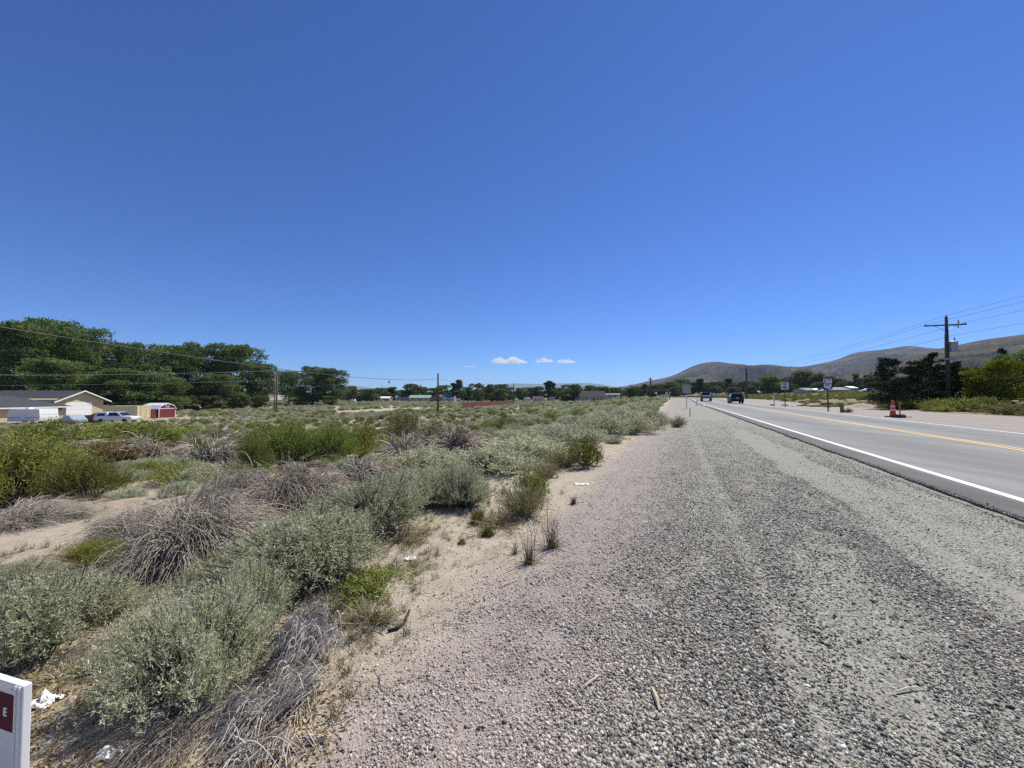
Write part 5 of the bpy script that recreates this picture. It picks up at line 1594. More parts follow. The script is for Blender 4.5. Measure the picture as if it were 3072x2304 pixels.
for off, dz, qoff, qdz, lab, labn in ((-1.4, -.6, -.9, -.4, 'power wire from the left arm of the transformer pole to the far pole', 'power wire off the left arm of the transformer pole toward the right edge'),
                                (0, .2, 0, .1, 'top power wire from the transformer pole to the far pole', 'top power wire from the transformer pole toward the right edge'),
                                (1.4, -.6, .9, -.4, 'power wire from the right arm of the transformer pole to the far pole', 'power wire off the right arm of the transformer pole toward the right edge'),
                                (0.15, -1.9, 0.15, -2.0, 'lower neutral wire from the transformer pole to the far pole', 'lower neutral wire from the transformer pole toward the right edge')):
    a = p3(rg, off, rh + dz)
    wire(a, p3(qg, qoff, qh + qdz), 1.1, lab, rad=0.012, group='power wires')
    bk = rg - np.array([27.0, 77.0, 0]); bk[2] = rg[2]
    wire(a, p3(bk, off, rh + dz + 0.2), 0.35, labn, rad=0.011, group='power wires')

# telephone line on the left
cp, cg, ch = pole('telephone_pole', 1313.5, 1241, 1120, 'plain dark cable pole standing in the middle of the field', r=0.20)
cp2, cg2, ch2 = pole('telephone_pole', 1541, 1211, 1150, 'plain dark cable pole at the right end of the red fence', r=0.27)
dcab = cg[1]
ca_ = np.array([cg[0], cg[1], at_depth(1313.5, 1137, dcab)[2]])
cb_ = np.array([cg2[0], cg2[1], at_depth(1541, 1166, cg2[1])[2]])
hz = (cb_ - ca_)[:2] / (cb_[1] - ca_[1])
far_end = np.array([ca_[0] - hz[0] * (dcab + 8), -8.0, 6.3])
wire(far_end, ca_, 1.85, 'thick black telephone cable sagging across the left of the picture', rad=0.026)
wire(ca_, cb_, 0.7, 'thin cable from the cable pole toward the red fence', rad=0.018)
# dark object hung over the cable, taken for shoes, built as a ball
tq = 0.0
bestp = None
for t in np.linspace(0.2, 0.98, 400):
    p = far_end + (ca_ - far_end) * t; p[2] -= 4 * 1.85 * t * (1 - t)
    if p[1] > 1 and abs(CX + FPX * p[0] / p[1] - 1169) < 2.5: bestp = p; break
if bestp is not None:
    o = empty('hanging_object', tuple(bestp))
    MB().tube([(0, 0, 0.03), (0.02, 0, -.3)], .012, 5).build('cord', M_WIRE, o)
    MB().tube([(0.09, 0, 0.03), (0.07, 0, -.3)], .012, 5).build('cord', M_WIRE, o)
    MB().lathe([(0.02, -.52), (0.12, -.47), (0.15, -.40), (0.12, -.33), (0.02, -.28)], 10).build('ball', M_BLACK, o, smooth=True)
    tag(o, 'small dark round object hanging by a cord from the telephone cable', 'hanging object')
p829, g829, h829 = pole('utility_pole', 829, 1243, 1106, 'brown pole with a crossarm before the end of the cottonwood grove', r=0.20, arm=[(0.5, 2.3)], armdir=0.2, mat=M_WOOD)
pole('utility_pole', 823, 1244, 1128, 'shorter brown pole leaning beside the crossarm pole', r=0.15, mat=M_WOOD)
MB().lathe([(0.02, 0), (0.22, 0.02), (0.22, 0.7), (0.02, 0.74)], 12).build('transformer', M_GREYP, p829, loc=(-.42, -.1, h829 - 2.9))
gl = np.array([-125.0, 52.0, 0.0])
for (off, dz, y0, sag, lab) in ((-1.0, -.45, 5.3, 1.0, 'upper bright wire in front of the cottonwoods'), (1.0, -.45, 5.0, 1.0, 'second bright wire just under the upper one'), (0, -2.6, 2.95, 0.7, 'lowest bright wire in front of the cottonwoods')):
    wire((gl[0] + off * .3, gl[1] - off, y0), (g829[0] + off * .9, g829[1] + off * .2, g829[2] + h829 + dz), sag, lab, rad=0.011, mat=M_WIREL)
for i, (px, base, top, r_, lab, arm) in enumerate([
    (1145.8, 1203, 1154, .22, 'thin far pole left of the green roofed house', None), (1382, 1203, 1160, .2, 'short far pole by the tall poplars', None),
    (1464, 1199, 1150, .25, 'far pole with a crossarm among the trees behind the red fence', [(0.6, 3.0)]), (1530, 1198, 1158, .22, 'far pole just left of the fence-end cable pole', [(0.5, 2.6)]),
    (1568, 1197, 1160, .22, 'far pole right of the fence-end cable pole', [(0.5, 2.6)]), (1626, 1199, 1162, .2, 'far pole before the tan trailer', None), (1654, 1200, 1165, .2, 'far pole beside the dark poplar', None),
    (1862, 1196, 1159, .25, 'far pole at the end of the long grey building', None), (1952.5, 1199.5, 1132.5, .25, 'lone dark pole beside the bend of the road', [(0.6, 1.6)])]):
    pole('utility_pole', px, base, top, lab, r=r_, arm=arm, armdir=0.3)
for px, lab in ((1890, 'near pole of the double-armed pair before the hills'), (1896, 'rear pole of the double-armed pair before the hills')):
    pole('utility_pole', px, 0, 1152, lab, depth=300, r=0.32, arm=[(1.0, 4.2), (3.6, 4.2)], armdir=0.5)
for px, top, lab in ((1847, 1163, 'first tiny pole in the row receding under the hills'), (1836, 1165, 'second tiny pole in the row receding under the hills'), (1872, 1166, 'tiny pole under the hills just left of the double-armed pair')):
    pole('utility_pole', px, 0, top, lab, depth=420, r=0.35, arm=[(1.0, 3.0)], armdir=0.5)

# ------------------------------------------------------------------ house, container, shed and yard things at the left
def plank_mesh(mb, x0, x1, y0, y1, z0, z1): return mb.box(x0, x1, y0, y1, z0, z1)
def gable_roof(mb, x0, x1, y0, y1, ze, zr_, t=0.12, along='x'):
    """two slabs; ridge runs along the given axis"""
    if along == 'x':
        ym = (y0 + y1) / 2
        mb.prism([(y0, ze - t), (y0, ze), (ym, zr_), (ym, zr_ - t)], 'x', x0, x1)
        mb.prism([(ym, zr_ - t), (ym, zr_), (y1, ze), (y1, ze - t)], 'x', x0, x1)
    else:
        xm = (x0 + x1) / 2
        mb.prism([(x0, ze - t), (x0, ze), (xm, zr_), (xm, zr_ - t)], 'y', y0, y1)
        mb.prism([(xm, zr_ - t), (xm, zr_), (x1, ze), (x1, ze - t)], 'y', y0, y1)
    return mb

def left_house():
    X0, gz = -84.0, -3.15
    root = empty('house', (X0, 0, gz))
    # long wing, its eave facing the field; hip at the far end
    ey0, ey1 = 40.0, 72.6
    ze, zrid = 2.62, 4.55
    MB().box(-9.0, 0, ey0, ey1, -0.2, ze - 0.1).build('wing_wall', M_TAN, root)
    rf = MB()
    rf.add([(0.7, ey0, ze - .08), (0.7, ey1 + .7, ze - .08), (-4.5, ey1 - 5.0, zrid), (-4.5, ey0, zrid), (-9.7, ey1 + .7, ze - .08), (-9.7, ey0, ze - .08),
            (0.7, ey0, ze - .2), (0.7, ey1 + .7, ze - .2), (-9.7, ey1 + .7, ze - .2), (-9.7, ey0, ze - .2)],
           [(0, 1, 2, 3), (1, 4, 2), (4, 5, 3, 2), (0, 6, 7, 1), (1, 7, 8, 4), (4, 8, 9, 5), (6, 9, 8, 7), (0, 3, 5, 9, 6)])
    wing = rf.build('wing_roof', M_ROOF, root)
    MB().box(0.70, 0.76, ey0, ey1 + .74, ze - .26, ze - .05).build('fascia', M_WHITE, wing)
    for (y0, y1) in ((66.0, 70.8), (56.5, 61.3), (47, 51.8)):
        d = MB().box(0.0, 0.06, y0, y1, 0, 2.15).build('garage_door', M_WHITE, root)
        for k in range(4):
            yc = y0 + (k + .5) * (y1 - y0) / 4
            MB().prism([(yc - .42, 1.72), (yc + .42, 1.72), (yc + .36, 1.86), (yc + .2, 1.97), (yc, 2.0), (yc - .2, 1.97), (yc - .36, 1.86)], 'x', 0.06, 0.08).build('arched_window', M_GLASS, d)
        for z in (0.55, 1.08, 1.6):
            MB().box(0.06, 0.066, y0, y1, z, z + .02).build('panel_joint', M_GREYP, d)
    MB().box(0.02, .2, 71.5, 71.7, 1.9, 2.2).build('wall_lamp', M_SIGNK, root)
    # tall gabled wing behind, gable facing the field
    gy0, gy1 = 77.7, 86.7; ym = (gy0 + gy1) / 2
    zg, zp = 3.75, 5.6
    MB().prism([(gy0, -.2), (gy1, -.2), (gy1, zg), (ym, zp - .12), (gy0, zg)], 'x', -24, -8.0).build('gable_wall', M_TAN, root)
    r2 = gable_roof(MB(), -25, -7.2, gy0 - 1.0, gy1 + 1.0, zg - .45, zp + .05, t=.16).build('gable_roof', M_ROOF, root)
    for (ya, za, yb, zb) in ((gy0 - 1.0, zg - .45, ym, zp + .05), (ym, zp + .05, gy1 + 1.0, zg - .45)):
        MB().prism([(ya, za - .24), (yb, zb - .24), (yb, zb + .03), (ya, za + .03)], 'x', -7.2, -7.14).build('barge_board', M_WHITE, r2)
    gd = MB().box(-8.0, -7.94, gy0 + 1.6, gy1 - 2.4, 0, 3.2).build('garage_door', M_WHITE, root)
    for z in (.8, 1.6, 2.4):
        MB().box(-7.94, -7.934, gy0 + 1.6, gy1 - 2.4, z, z + .025).build('panel_joint', M_GREYP, gd)
    tag(root, 'tan house with long charcoal roof, white garage doors and a tall gable', 'house')
left_house()

def container():
    root = empty('storage_container', (-72.2, 68.0, -3.0))
    Lx, Wy, H = 6.1, 2.44, 2.6
    def corrug(n, length, axis):
        pts, step = [], length / n
        for i in range(n):
            a = i * step
            pts += [(a, 0), (a + step * .35, 0), (a + step * .5, .045), (a + step * .85, .045)]
        return pts + [(length, 0)]
    c = MB(); pr = corrug(20, Lx - .3, 'x')
    c.add([(.15 + u, v, z) for z in (.15, H - .12) for u, v in pr], [(i, i + 1, len(pr) + i + 1, len(pr) + i) for i in range(len(pr) - 1)]); c.build('side_panel', M_CREAM, root)
    e = MB(); pr = corrug(9, Wy - .3, 'y')
    e.add([(Lx - v, .15 + u, z) for z in (.15, H - .12) for u, v in pr], [(i, i + 1, len(pr) + i + 1, len(pr) + i) for i in range(len(pr) - 1)]); e.build('end_panel', M_CREAM, root)
    MB().box(.05, Lx - .05, .05, Wy, H - .13, H - .02).build('roof_panel', M_CREAM, root)
    MB().box(.1, Lx - .1, .1, Wy - .1, .05, .14).build('floor', M_STEEL, root)
    MB().box(.05, Lx - .05, Wy - .06, Wy, .1, H - .1).build('rear_panel', M_CREAM, root)
    fr_ = MB()
    for x in (0, Lx - .15):
        for y in (-.01, Wy - .14): fr_.box(x, x + .15, y, y + .15, 0, H)
    fr_.box(.15, Lx - .15, -.01, .09, H - .12, H); fr_.box(.15, Lx - .15, -.01, .09, 0, .15)
    fr_.box(Lx - .14, Lx + .005, .15, Wy - .15, H - .12, H); fr_.box(Lx - .14, Lx + .005, .15, Wy - .15, 0, .15)
    fr_.build('frame', M_CREAM, root)
    for y in (.75, 1.7):
        MB().tube([(Lx + .05, y, .15), (Lx + .05, y, H - .15)], .025, 6).build('lock_rod', M_CREAM, root)
    tag(root, 'cream storage container with its sunlit corrugated end beside the red shed', 'container')
container()

def barn_shed():
    Xf, y0, gz = -67.5, 73.6, -2.85
    root = empty('barn_shed', (Xf, y0, gz))
    w, Ln, hw, hk, ht = 3.7, 3.3, 1.75, 2.35, 2.75
    g = [(0, 0), (w, 0), (w, hw), (w * .86, hk), (w / 2, ht), (w * .14, hk), (0, hw)]
    body = MB().prism(g, 'x', -Ln, 0).build('wall', M_BARN, root)
    rfv = [(-.12, hw - .05), (w * .14 - .04, hk + .06), (w / 2, ht + .08), (w * .86 + .04, hk + .06), (w + .12, hw - .05)]
    inn = [(u + (w / 2 - u) * .02, v - .05) for u, v in rfv]
    for i in range(4):
        MB().prism([rfv[i], rfv[i + 1], inn[i + 1], inn[i]], 'x', -Ln - .1, 0.12).build('roof_panel', M_METALROOF, root)
    tm = MB()
    for (a, b) in zip(rfv[:-1], rfv[1:]):
        tm.prism([(a[0], a[1] - .02), (b[0], b[1] - .02), (b[0], b[1] - .16), (a[0], a[1] - .16)], 'x', .122, .14)
    tm.box(0, .03, 0, .12, 0, hw); tm.box(0, .03, w - .12, w, 0, hw); tm.box(0, .028, .12, w - .12, hw - .06, hw + .05)
    tm.build('white_trim', M_WHITE, root)
    v = MB().box(.004, .05, w / 2 - .38, w / 2 + .38, 1.98, 2.58).build('loft_window', M_WHITE, root)
    MB().box(.05, .06, w / 2 - .26, w / 2 + .26, 2.08, 2.48).build('pane', M_BARN, v)
    d = MB().box(-1.5, -.35, -.04, -.002, 0, 1.75).build('dark_doorway_slab', M_SIGNK, root)  # closed black slab on the wall; its colour stands in for the shade inside
    dl = MB().box(-.30, -.24, -1.1, -.05, .05, 1.72).build('open_door_leaf', M_BARN, root)
    tm2 = MB()
    for (ya, yb, za, zb) in ((-1.1, -1.0, .05, 1.72), (-.15, -.05, .05, 1.72), (-1.0, -.15, 1.6, 1.72), (-1.0, -.15, .05, .17), (-1.0, -.15, .85, .95)):
        tm2.box(-.32, -.302, ya, yb, za, zb)
    tm2.build('door_trim', M_WHITE, dl)
    tag(root, 'dark red barn-style shed with white trim and white metal gambrel roof', 'shed')
barn_shed()

def small_shed():
    root = empty('garden_shed', (-67.6, 62.0, -3.0))
    MB().prism([(0, 0), (2.3, 0), (2.3, 1.25), (1.15, 1.7), (0, 1.25)], 'y', 0, 2.0).build('wall', M_BROWNW, root)
    gable_roof(MB(), -.15, 2.45, -.15, 2.15, 1.28, 1.8, t=.07, along='y').build('roof', M_BROWNW, root)
    MB().box(-2.0, -.05, .3, 1.9, 0, 1.15).build('lean_to', M_WOOD, root)
    MB().box(-2.15, -.16, .15, 2.05, 1.18, 1.25).build('lean_to_roof', M_BROWNW, root)
    tag(root, 'small brown shed with a low lean-to in front of the house', 'shed')
small_shed()

# --- vehicles
def frustum(mb, b, t, z0, z1):
    """b, t = (x0, x1, y0, y1) at z0 and z1"""
    v = [(b[0], b[2], z0), (b[1], b[2], z0), (b[1], b[3], z0), (b[0], b[3], z0), (t[0], t[2], z1), (t[1], t[2], z1), (t[1], t[3], z1), (t[0], t[3], z1)]
    return mb.add(v, [(3, 2, 1, 0), (4, 5, 6, 7), (0, 1, 5, 4), (1, 2, 6, 5), (2, 3, 7, 6), (3, 0, 4, 7)])

def wheels(root, w, ys, r, tw=0.24):
    for y in ys:
        for sx in (-1, 1):
            t = MB().lathe([(r * .62, -tw / 2), (r * .96, -tw / 2), (r, -tw / 2 + .03), (r, tw / 2 - .03), (r * .96, tw / 2), (r * .62, tw / 2)], 20, 'x').build('wheel', M_BLACK, root, loc=(sx * (w / 2 - tw / 2 + .01), y, r))
            MB().lathe([(.03, 0), (r * .2, .01), (r * .58, -.02), (r * .62, .0)], 14, 'x').build('rim', M_STEEL, t, loc=(sx * tw * .42, 0, 0))

def vehicle(name, loc, heading, paint_, kind, label):
    """front towards local +y; kind: suv, jeep or pickup with canopy"""
    root = empty(name, tuple(loc), heading)
    if kind == 'suv':
        L_, w, h, r = 4.7, 1.88, 1.70, .37
        body = MB().prism([(-L_/2, .42), (-L_/2 + .12, .30), (L_/2 - .2, .28), (L_/2, .45), (L_/2 - .03, .85), (L_/2 - .35, .98), (.95, 1.06), (-L_/2 + .06, 1.08), (-L_/2 - .01, .8)], 'x', -w/2, w/2).build('body', paint_, root, bevel=.07)
        cab = frustum(MB(), (-w/2 + .06, w/2 - .06, -L_/2 + .06, 1.05), (-w/2 + .26, w/2 - .26, -L_/2 + .40, .15), 1.06, h).build('cabin', paint_, root, bevel=.05)
        gl = frustum(MB(), (-w/2 + .16, w/2 - .16, -L_/2 + .025, -L_/2 + .2), (-w/2 + .33, w/2 - .33, -L_/2 + .33, -L_/2 + .5), 1.12, 1.60).build('rear_window', M_GLASS, cab)
        for sx in (-1, 1):
            x0 = sx * (w/2 - .045); x1 = sx * (w/2 - .225)
            MB().add([(x0, -L_/2 + .35, 1.13), (x0, .80, 1.13), (x1, .15, 1.58), (x1, -L_/2 + .62, 1.58), (x0 - sx*.05, -L_/2 + .35, 1.13), (x0 - sx*.05, .80, 1.13), (x1 - sx*.05, .15, 1.58), (x1 - sx*.05, -L_/2 + .62, 1.58)],
                     [(0, 1, 2, 3), (4, 7, 6, 5), (0, 4, 5, 1), (1, 5, 6, 2), (2, 6, 7, 3), (3, 7, 4, 0)]).build('side_window', M_GLASS, cab)
            MB().box(sx * w/2 - .14 - (.12 if sx > 0 else -.12 + .0), sx * w/2 - .02 + (0 if sx > 0 else .16), -L_/2 - .03, -L_/2 + .12, .82, 1.08).build('tail_light', M_TAIL, root)
            MB().box(sx * (w/2 + .10) - .10, sx * (w/2 + .10) + .10, .72, .86, 1.04, 1.20).build('mirror', paint_, root)
            MB().box(sx * (w/2 - .3) - .14, sx * (w/2 - .3) + .14, L_/2 - .1, L_/2 + .01, .68, .82).build('headlight', M_LAMP, root)
        MB().box(-.22, .22, -L_/2 - .035, -L_/2 - .012, .84, .98).build('number_plate', M_LAMP, root)
        MB().box(-w/2 + .1, w/2 - .1, -L_/2 - .05, -L_/2 + .02, .42, .62).build('bumper', M_BLACK, root)
        wheels(root, w, (-1.38, 1.42), r)
    elif kind == 'jeep':
        L_, w, h, r = 4.2, 1.9, 1.84, .42
        MB().prism([(-L_/2, .5), (L_/2 - .1, .5), (L_/2 - .02, .7), (L_/2 - .02, 1.12), (.55, 1.2), (-L_/2, 1.2)], 'x', -w/2 + .2, w/2 - .2).build('body', paint_, root, bevel=.05)
        cab = frustum(MB(), (-w/2 + .2, w/2 - .2, -L_/2, .55), (-w/2 + .30, w/2 - .30, -L_/2 + .1, .28), 1.2, h).build('cabin', paint_, root, bevel=.04)
        MB().add([(-w/2 + .28, .57, 1.26), (w/2 - .28, .57, 1.26), (w/2 - .36, .345, 1.76), (-w/2 + .36, .345, 1.76), (-w/2 + .28, .5, 1.26), (w/2 - .28, .5, 1.26), (w/2 - .36, .27, 1.76), (-w/2 + .36, .27, 1.76)],
                 [(3, 2, 1, 0), (4, 5, 6, 7), (0, 1, 5, 4), (1, 2, 6, 5), (2, 3, 7, 6), (3, 0, 4, 7)]).build('windscreen', M_GLASS, cab)
        gr = MB().box(-.5, .5, L_/2 - .03, L_/2 + .0, .78, 1.1).build('grille', M_SIGNK, root)
        for k in range(7):
            MB().box(-.42 + k * .13, -.36 + k * .13, L_/2 + .0, L_/2 + .012, .8, 1.06).build('grille_slot', M_STEEL, gr)
        for sx in (-1, 1):
            MB().lathe([(.02, -.04), (.11, -.04), (.11, .02), (.02, .035)], 12, 'y', ).build('headlight', M_LAMP, root, loc=(sx * .60, L_/2 + .0, .98))
            MB().prism([(L_/2 - 1.15, .72), (L_/2 - .95, .98), (L_/2 - .25, .98), (L_/2 - .1, .75), (L_/2 - .2, .72), (L_/2 - .3, .9), (L_/2 - .9, .9), (L_/2 - 1.05, .72)], 'x', sx * w/2 - (.3 if sx > 0 else 0), sx * w/2 + (.3 if sx < 0 else 0)).build('fender', M_BLACK, root)
            MB().box(sx * (w/2 + .02) - .1, sx * (w/2 + .02) + .1, .42, .52, 1.24, 1.44).build('mirror', M_BLACK, root)
        MB().box(-w/2 + .1, w/2 - .1, L_/2 + .0, L_/2 + .22, .5, .70).build('bumper', M_STEEL, root)
        wheels(root, w, (-1.3, 1.35), r, .28)
    else:
        L_, w, h, r = 5.3, 1.9, 1.75, .37
        MB().prism([(-L_/2, .45), (L_/2 - .1, .42), (L_/2, .55), (L_/2 - .02, .95), (L_/2 - .2, 1.04), (1.25, 1.10), (-L_/2, 1.10)], 'x', -w/2, w/2).build('body', paint_, root, bevel=.05)
        cab = frustum(MB(), (-w/2 + .05, w/2 - .05, -.85, 1.3), (-w/2 + .2, w/2 - .2, -.7, .55), 1.10, h).build('cab', paint_, root, bevel=.05)
        can = frustum(MB(), (-w/2 + .05, w/2 - .05, -L_/2 + .02, -.88), (-w/2 + .18, w/2 - .18, -L_/2 + .15, -.92), 1.10, h - .02).build('canopy', paint_, root, bevel=.05)
        for sx in (-1, 1):
            def side(y0, y1, y2, y3, nm, par):
                x0 = sx * (w/2 - .045); x1 = sx * (w/2 - .165)
                MB().add([(x0, y0, 1.17), (x0, y1, 1.17), (x1, y2, 1.64), (x1, y3, 1.64), (x0 - sx*.06, y0, 1.17), (x0 - sx*.06, y1, 1.17), (x1 - sx*.06, y2, 1.64), (x1 - sx*.06, y3, 1.64)],
                         [(0, 1, 2, 3), (4, 7, 6, 5), (0, 4, 5, 1), (1, 5, 6, 2), (2, 6, 7, 3), (3, 7, 4, 0)]).build(nm, M_GLASS, par)
            side(-.70, .98, .42, -.58, 'side_window', cab)
            side(-L_/2 + .35, -1.15, -1.2, -L_/2 + .42, 'canopy_window', can)
            MB().box(sx * (w/2 - .2) - .12, sx * (w/2 - .2) + .12, L_/2 - .08, L_/2 + .01, .75, .92).build('headlight', M_LAMP, root)
        MB().add([(-w/2 + .14, 1.275, 1.16), (w/2 - .14, 1.275, 1.16), (w/2 - .26, .62, 1.70), (-w/2 + .26, .62, 1.70), (-w/2 + .14, 1.2, 1.16), (w/2 - .14, 1.2, 1.16), (w/2 - .26, .55, 1.70), (-w/2 + .26, .55, 1.70)],
                 [(3, 2, 1, 0), (4, 5, 6, 7), (0, 1, 5, 4), (1, 2, 6, 5), (2, 3, 7, 6), (3, 0, 4, 7)]).build('windscreen', M_GLASS, cab)
        MB().box(-w/2 + .05, w/2 - .05, L_/2 - .02, L_/2 + .1, .45, .62).build('bumper', M_STEEL, root)
        wheels(root, w, (-1.65, 1.7), r)
    return tag(root, label, 'car' if kind != 'pickup' else 'pickup')

def on_road(depth, s):
    t = (depth - L0[1]) / U0[1]
    for _ in range(20):
        x, y = road_pt(t, s); t += (depth - float(y)) / U0[1]
    return float(x), float(y), float(road_rise(t) + zr(s) - .004)
x, y, z = on_road(64.0, 5.3)
vehicle('parked_car' if False else 'suv_car', (x, y, z), -HEAD, M_CARG, 'suv', 'dark suv driving away in the right lane of the road')
x, y, z = on_road(80.0, 2.0)
vehicle('jeep_car' if False else 'offroad_car', (x, y, z), math.pi - HEAD, M_CARK, 'jeep', 'black boxy off-road car coming along the road ahead of the suv')
vehicle('pickup_truck', (-63.2, 61.8, -2.95), -math.pi / 2 + 0.12, M_CARW, 'pickup', 'white pickup with a canopy parked before the cream container')

def trailer(name, loc, rz, L_, w, h, label, wall=M_WHITE, band=M_GREYP, windows=True):
    root = empty(name, tuple(loc), rz)
    MB().prism([(-L_/2, .55), (L_/2, .55), (L_/2 + .1, 1.2), (L_/2 - .05, h), (-L_/2 + .25, h), (-L_/2 - .05, 1.5)], 'y', -w/2, w/2).build('shell', wall, root, bevel=.06)
    MB().box(-L_/2 + .05, L_/2, -w/2 - .012, -w/2 - .002, 1.05, 1.22).build('stripe', band, root)
    MB().box(L_/2 + .06, L_/2 + .075, -w/2 + .2, w/2 - .2, 1.55, 1.6).build('seam', band, root)
    for x0 in (-L_ * .3, L_ * .12) if windows else ():
        MB().box(x0, x0 + .8, -w/2 - .02, -w/2 - .004, 1.5, 2.0).build('window', M_GLASS, root)
    MB().box(-.35, .3, -w/2 - .02, -w/2 - .004, .65, 2.2).build('door', wall, root)
    MB().box(-L_ * .2, -L_ * .2 + .6, -.3, .3, h, h + .22).build('roof_vent', wall, root)
    wheels(root, w * .92, (0,), .33)
    for ch in root.children:
        if ch.name.startswith('wheel'): ch.location = (ch.location[1], ch.location[0], ch.location[2]); ch.rotation_euler = (0, 0, math.pi / 2)
    return tag(root, label, 'trailer')
trailer('travel_trailer', (-74.9, 60.3, -3.1), 0.05, 4.6, 2.6, 2.45, 'white travel trailer parked in front of the garage doors', windows=False)

def covered_car():
    g = (-69.2, 60.8, -3.05)
    root = empty('covered_car', g, 1.2)
    prof = [(-2.2, .25), (-2.15, .8), (-1.6, .95), (-.9, 1.4), (.5, 1.42), (1.2, 1.0), (2.1, .85), (2.2, .25)]
    MB().prism(prof, 'x', -.9, .9).build('cover', M_COVER, root, bevel=.15)
    wheels(root, 1.8, (-1.35, 1.35), .31)
    tag(root, 'car under a silver blue cover beside the small brown shed', 'car')
covered_car()

# ------------------------------------------------------------------ red fence
def red_fence():
    a, b = at(1388, 1228), at(1540, 1216)
    root = empty('red_fence', tuple(a))
    d = b - a; Ln = math.hypot(d[0], d[1]); n = int(Ln / 2.4)
    ang = math.atan2(d[1], d[0])
    root.rotation_euler = (0, 0, ang)
    ca, sa = math.cos(ang), math.sin(ang)
    for i in range(n):
        x0, x1 = i * Ln / n, (i + 1) * Ln / n
        xm = (x0 + x1) / 2
        z0 = float(ground_z(a[0] + ca * xm, a[1] + sa * xm)) - a[2]
        h = 2.0 + 0.06 * math.sin(i * 2.3)
        m = MB()
        k = 12
        for j in range(k):
            u0 = x0 + .05 + (x1 - x0 - .1) * j / k; u1 = u0 + (x1 - x0 - .1) / k - .012
            m.box(u0, u1, -.012 + .006 * ((j * 7 + i) % 3), .012 + .006 * ((j * 7 + i) % 3), z0 - .1, z0 + h + .02 * ((j * 5 + i) % 3 - 1))
        m.box(x0 + .05, x1 - .05, .026, .07, z0 + .35, z0 + .44); m.box(x0 + .05, x1 - .05, .026, .07, z0 + h - .4, z0 + h - .31)
        m.build('fence_panel', M_REDF, root)
        MB().box(x0 - .05, x0 + .045, .0, .1, z0 - .2, z0 + h + .12).build('post', M_REDF, root)
    tag(root, 'long dark red board fence standing in the field', 'fence')
red_fence()
for px, py, h, lab in ((1060, 1240, .9, 'short wooden post left of the sandy clearing'), (1169, 1240, .95, 'short wooden post in the middle of the sandy clearing'), (1196, 1228, .8, 'short wooden post behind the tall brownish bush'), (402, 1352, .5, 'pale forked stake among the shrubs before the pickup'), (1142, 1230, .6, 'low stub of a post in the sandy clearing')):
    g = at(px, py)
    o = MB().tube([(0, 0, -.2), (.02, 0, h * .6), (0.03, .01, h)], [.06, .055, .05], 7).build('wooden_post', M_WOOD, loc=tuple(g)); tag(o, lab, 'post')

# ------------------------------------------------------------------ far houses
def far_house(name, px0, px1, depth, eave_py, ridge_py, wall_m, roof_m, label, deep=9.0, along='x', base=None, windows=3, door=True, rz=0.0):
    c = on_ground((px0 + px1) / 2, depth)
    w = (px1 - px0) / FPX * depth
    ze = at_depth(px0, eave_py, depth)[2] - c[2]; zr2 = at_depth(px0, ridge_py, depth)[2] - c[2]
    root = empty(name, tuple(c), rz)
    if along == 'x':
        MB().prism([(-.0, -1), (deep, -1), (deep, ze), (deep / 2, zr2 - .1), (0, ze)], 'x', -w/2 + .3, w/2 - .3).build('wall', wall_m, root)
        gable_roof(MB(), -w/2, w/2, -.5, deep + .5, ze - .1, zr2 + .05, t=.18).build('roof', roof_m, root)
    else:
        MB().prism([(-w/2 + .3, -1), (w/2 - .3, -1), (w/2 - .3, ze), (0, zr2 - .1), (-w/2 + .3, ze)], 'y', 0, deep).build('wall', wall_m, root)
        gable_roof(MB(), -w/2, w/2, -.5, deep + .5, ze - .1, zr2 + .05, t=.18, along='y').build('roof', roof_m, root)
    for k in range(windows):
        xc = -w/2 + (k + .6) * w / (windows + .2)
        wd = MB().box(xc - .55, xc + .55, -.05, -.004, ze * .42, ze * .82).build('window', M_WHITE, root)
        MB().box(xc - .45, xc + .45, -.06, -.05, ze * .47, ze * .77).build('pane', M_GLASS, wd)
    if door:
        MB().box(w * .08, w * .08 + .95, -.05, -.004, 0, min(2.05, ze * .9)).build('door', M_BROWNW, root)
    return tag(root, label, 'house')
far_house('house', 1226, 1291, 282, 1192.5, 1185.5, M_BEIGE, M_GREENR, 'low far house with a long pale green roof')
far_house('house', 1185, 1228, 292, 1192, 1186.5, M_BEIGE, M_GREENR, 'smaller green roofed house adjoining the long one')
far_house('house', 1136, 1168, 275, 1194, 1189.5, M_BROWNW, M_WHITE, 'far reddish house with a white roof')
h_ = far_house('house', 1288, 1330, 262, 1194, 1184.5, M_WOOD, M_ROOF, 'far brown house with a dark gable toward the field', along='y')
hs = far_house('house', 1318, 1366, 266, 1194, 1184.5, M_WHITE, M_GREYR, 'far white house with blue solar panels on its roof')
def solar(root):
    rf = [c for c in root.children if c.name.startswith('roof')][0]
    me = rf.data
    co = np.array([v.co for v in me.vertices]); x0, x1 = co[:, 0].min(), co[:, 0].max(); ze = co[:, 2].min() + .18; zt = co[:, 2].max(); ym = 4.5
    for i in range(5):
        for j in range(2):
            u0, u1 = x0 + (x1 - x0) * (.08 + i * .17), x0 + (x1 - x0) * (.08 + i * .17 + .155)
            f0, f1 = .12 + j * .42, .12 + j * .42 + .38
            pts = [(-.5 + (ym + .5) * f, ze + (zt - ze) * f + .06) for f in (f0, f1)]
            MB().prism([pts[0], pts[1], (pts[1][0], pts[1][1] + .06), (pts[0][0], pts[0][1] + .06)], 'x', u0, u1).build('solar_panel', M_BLUEP, rf)
solar(hs)
far_house('house', 1724, 1818, 232, 1190, 1172.5, M_BEIGE, M_ROOF, 'broad house with a dark roof in the middle distance', windows=4)
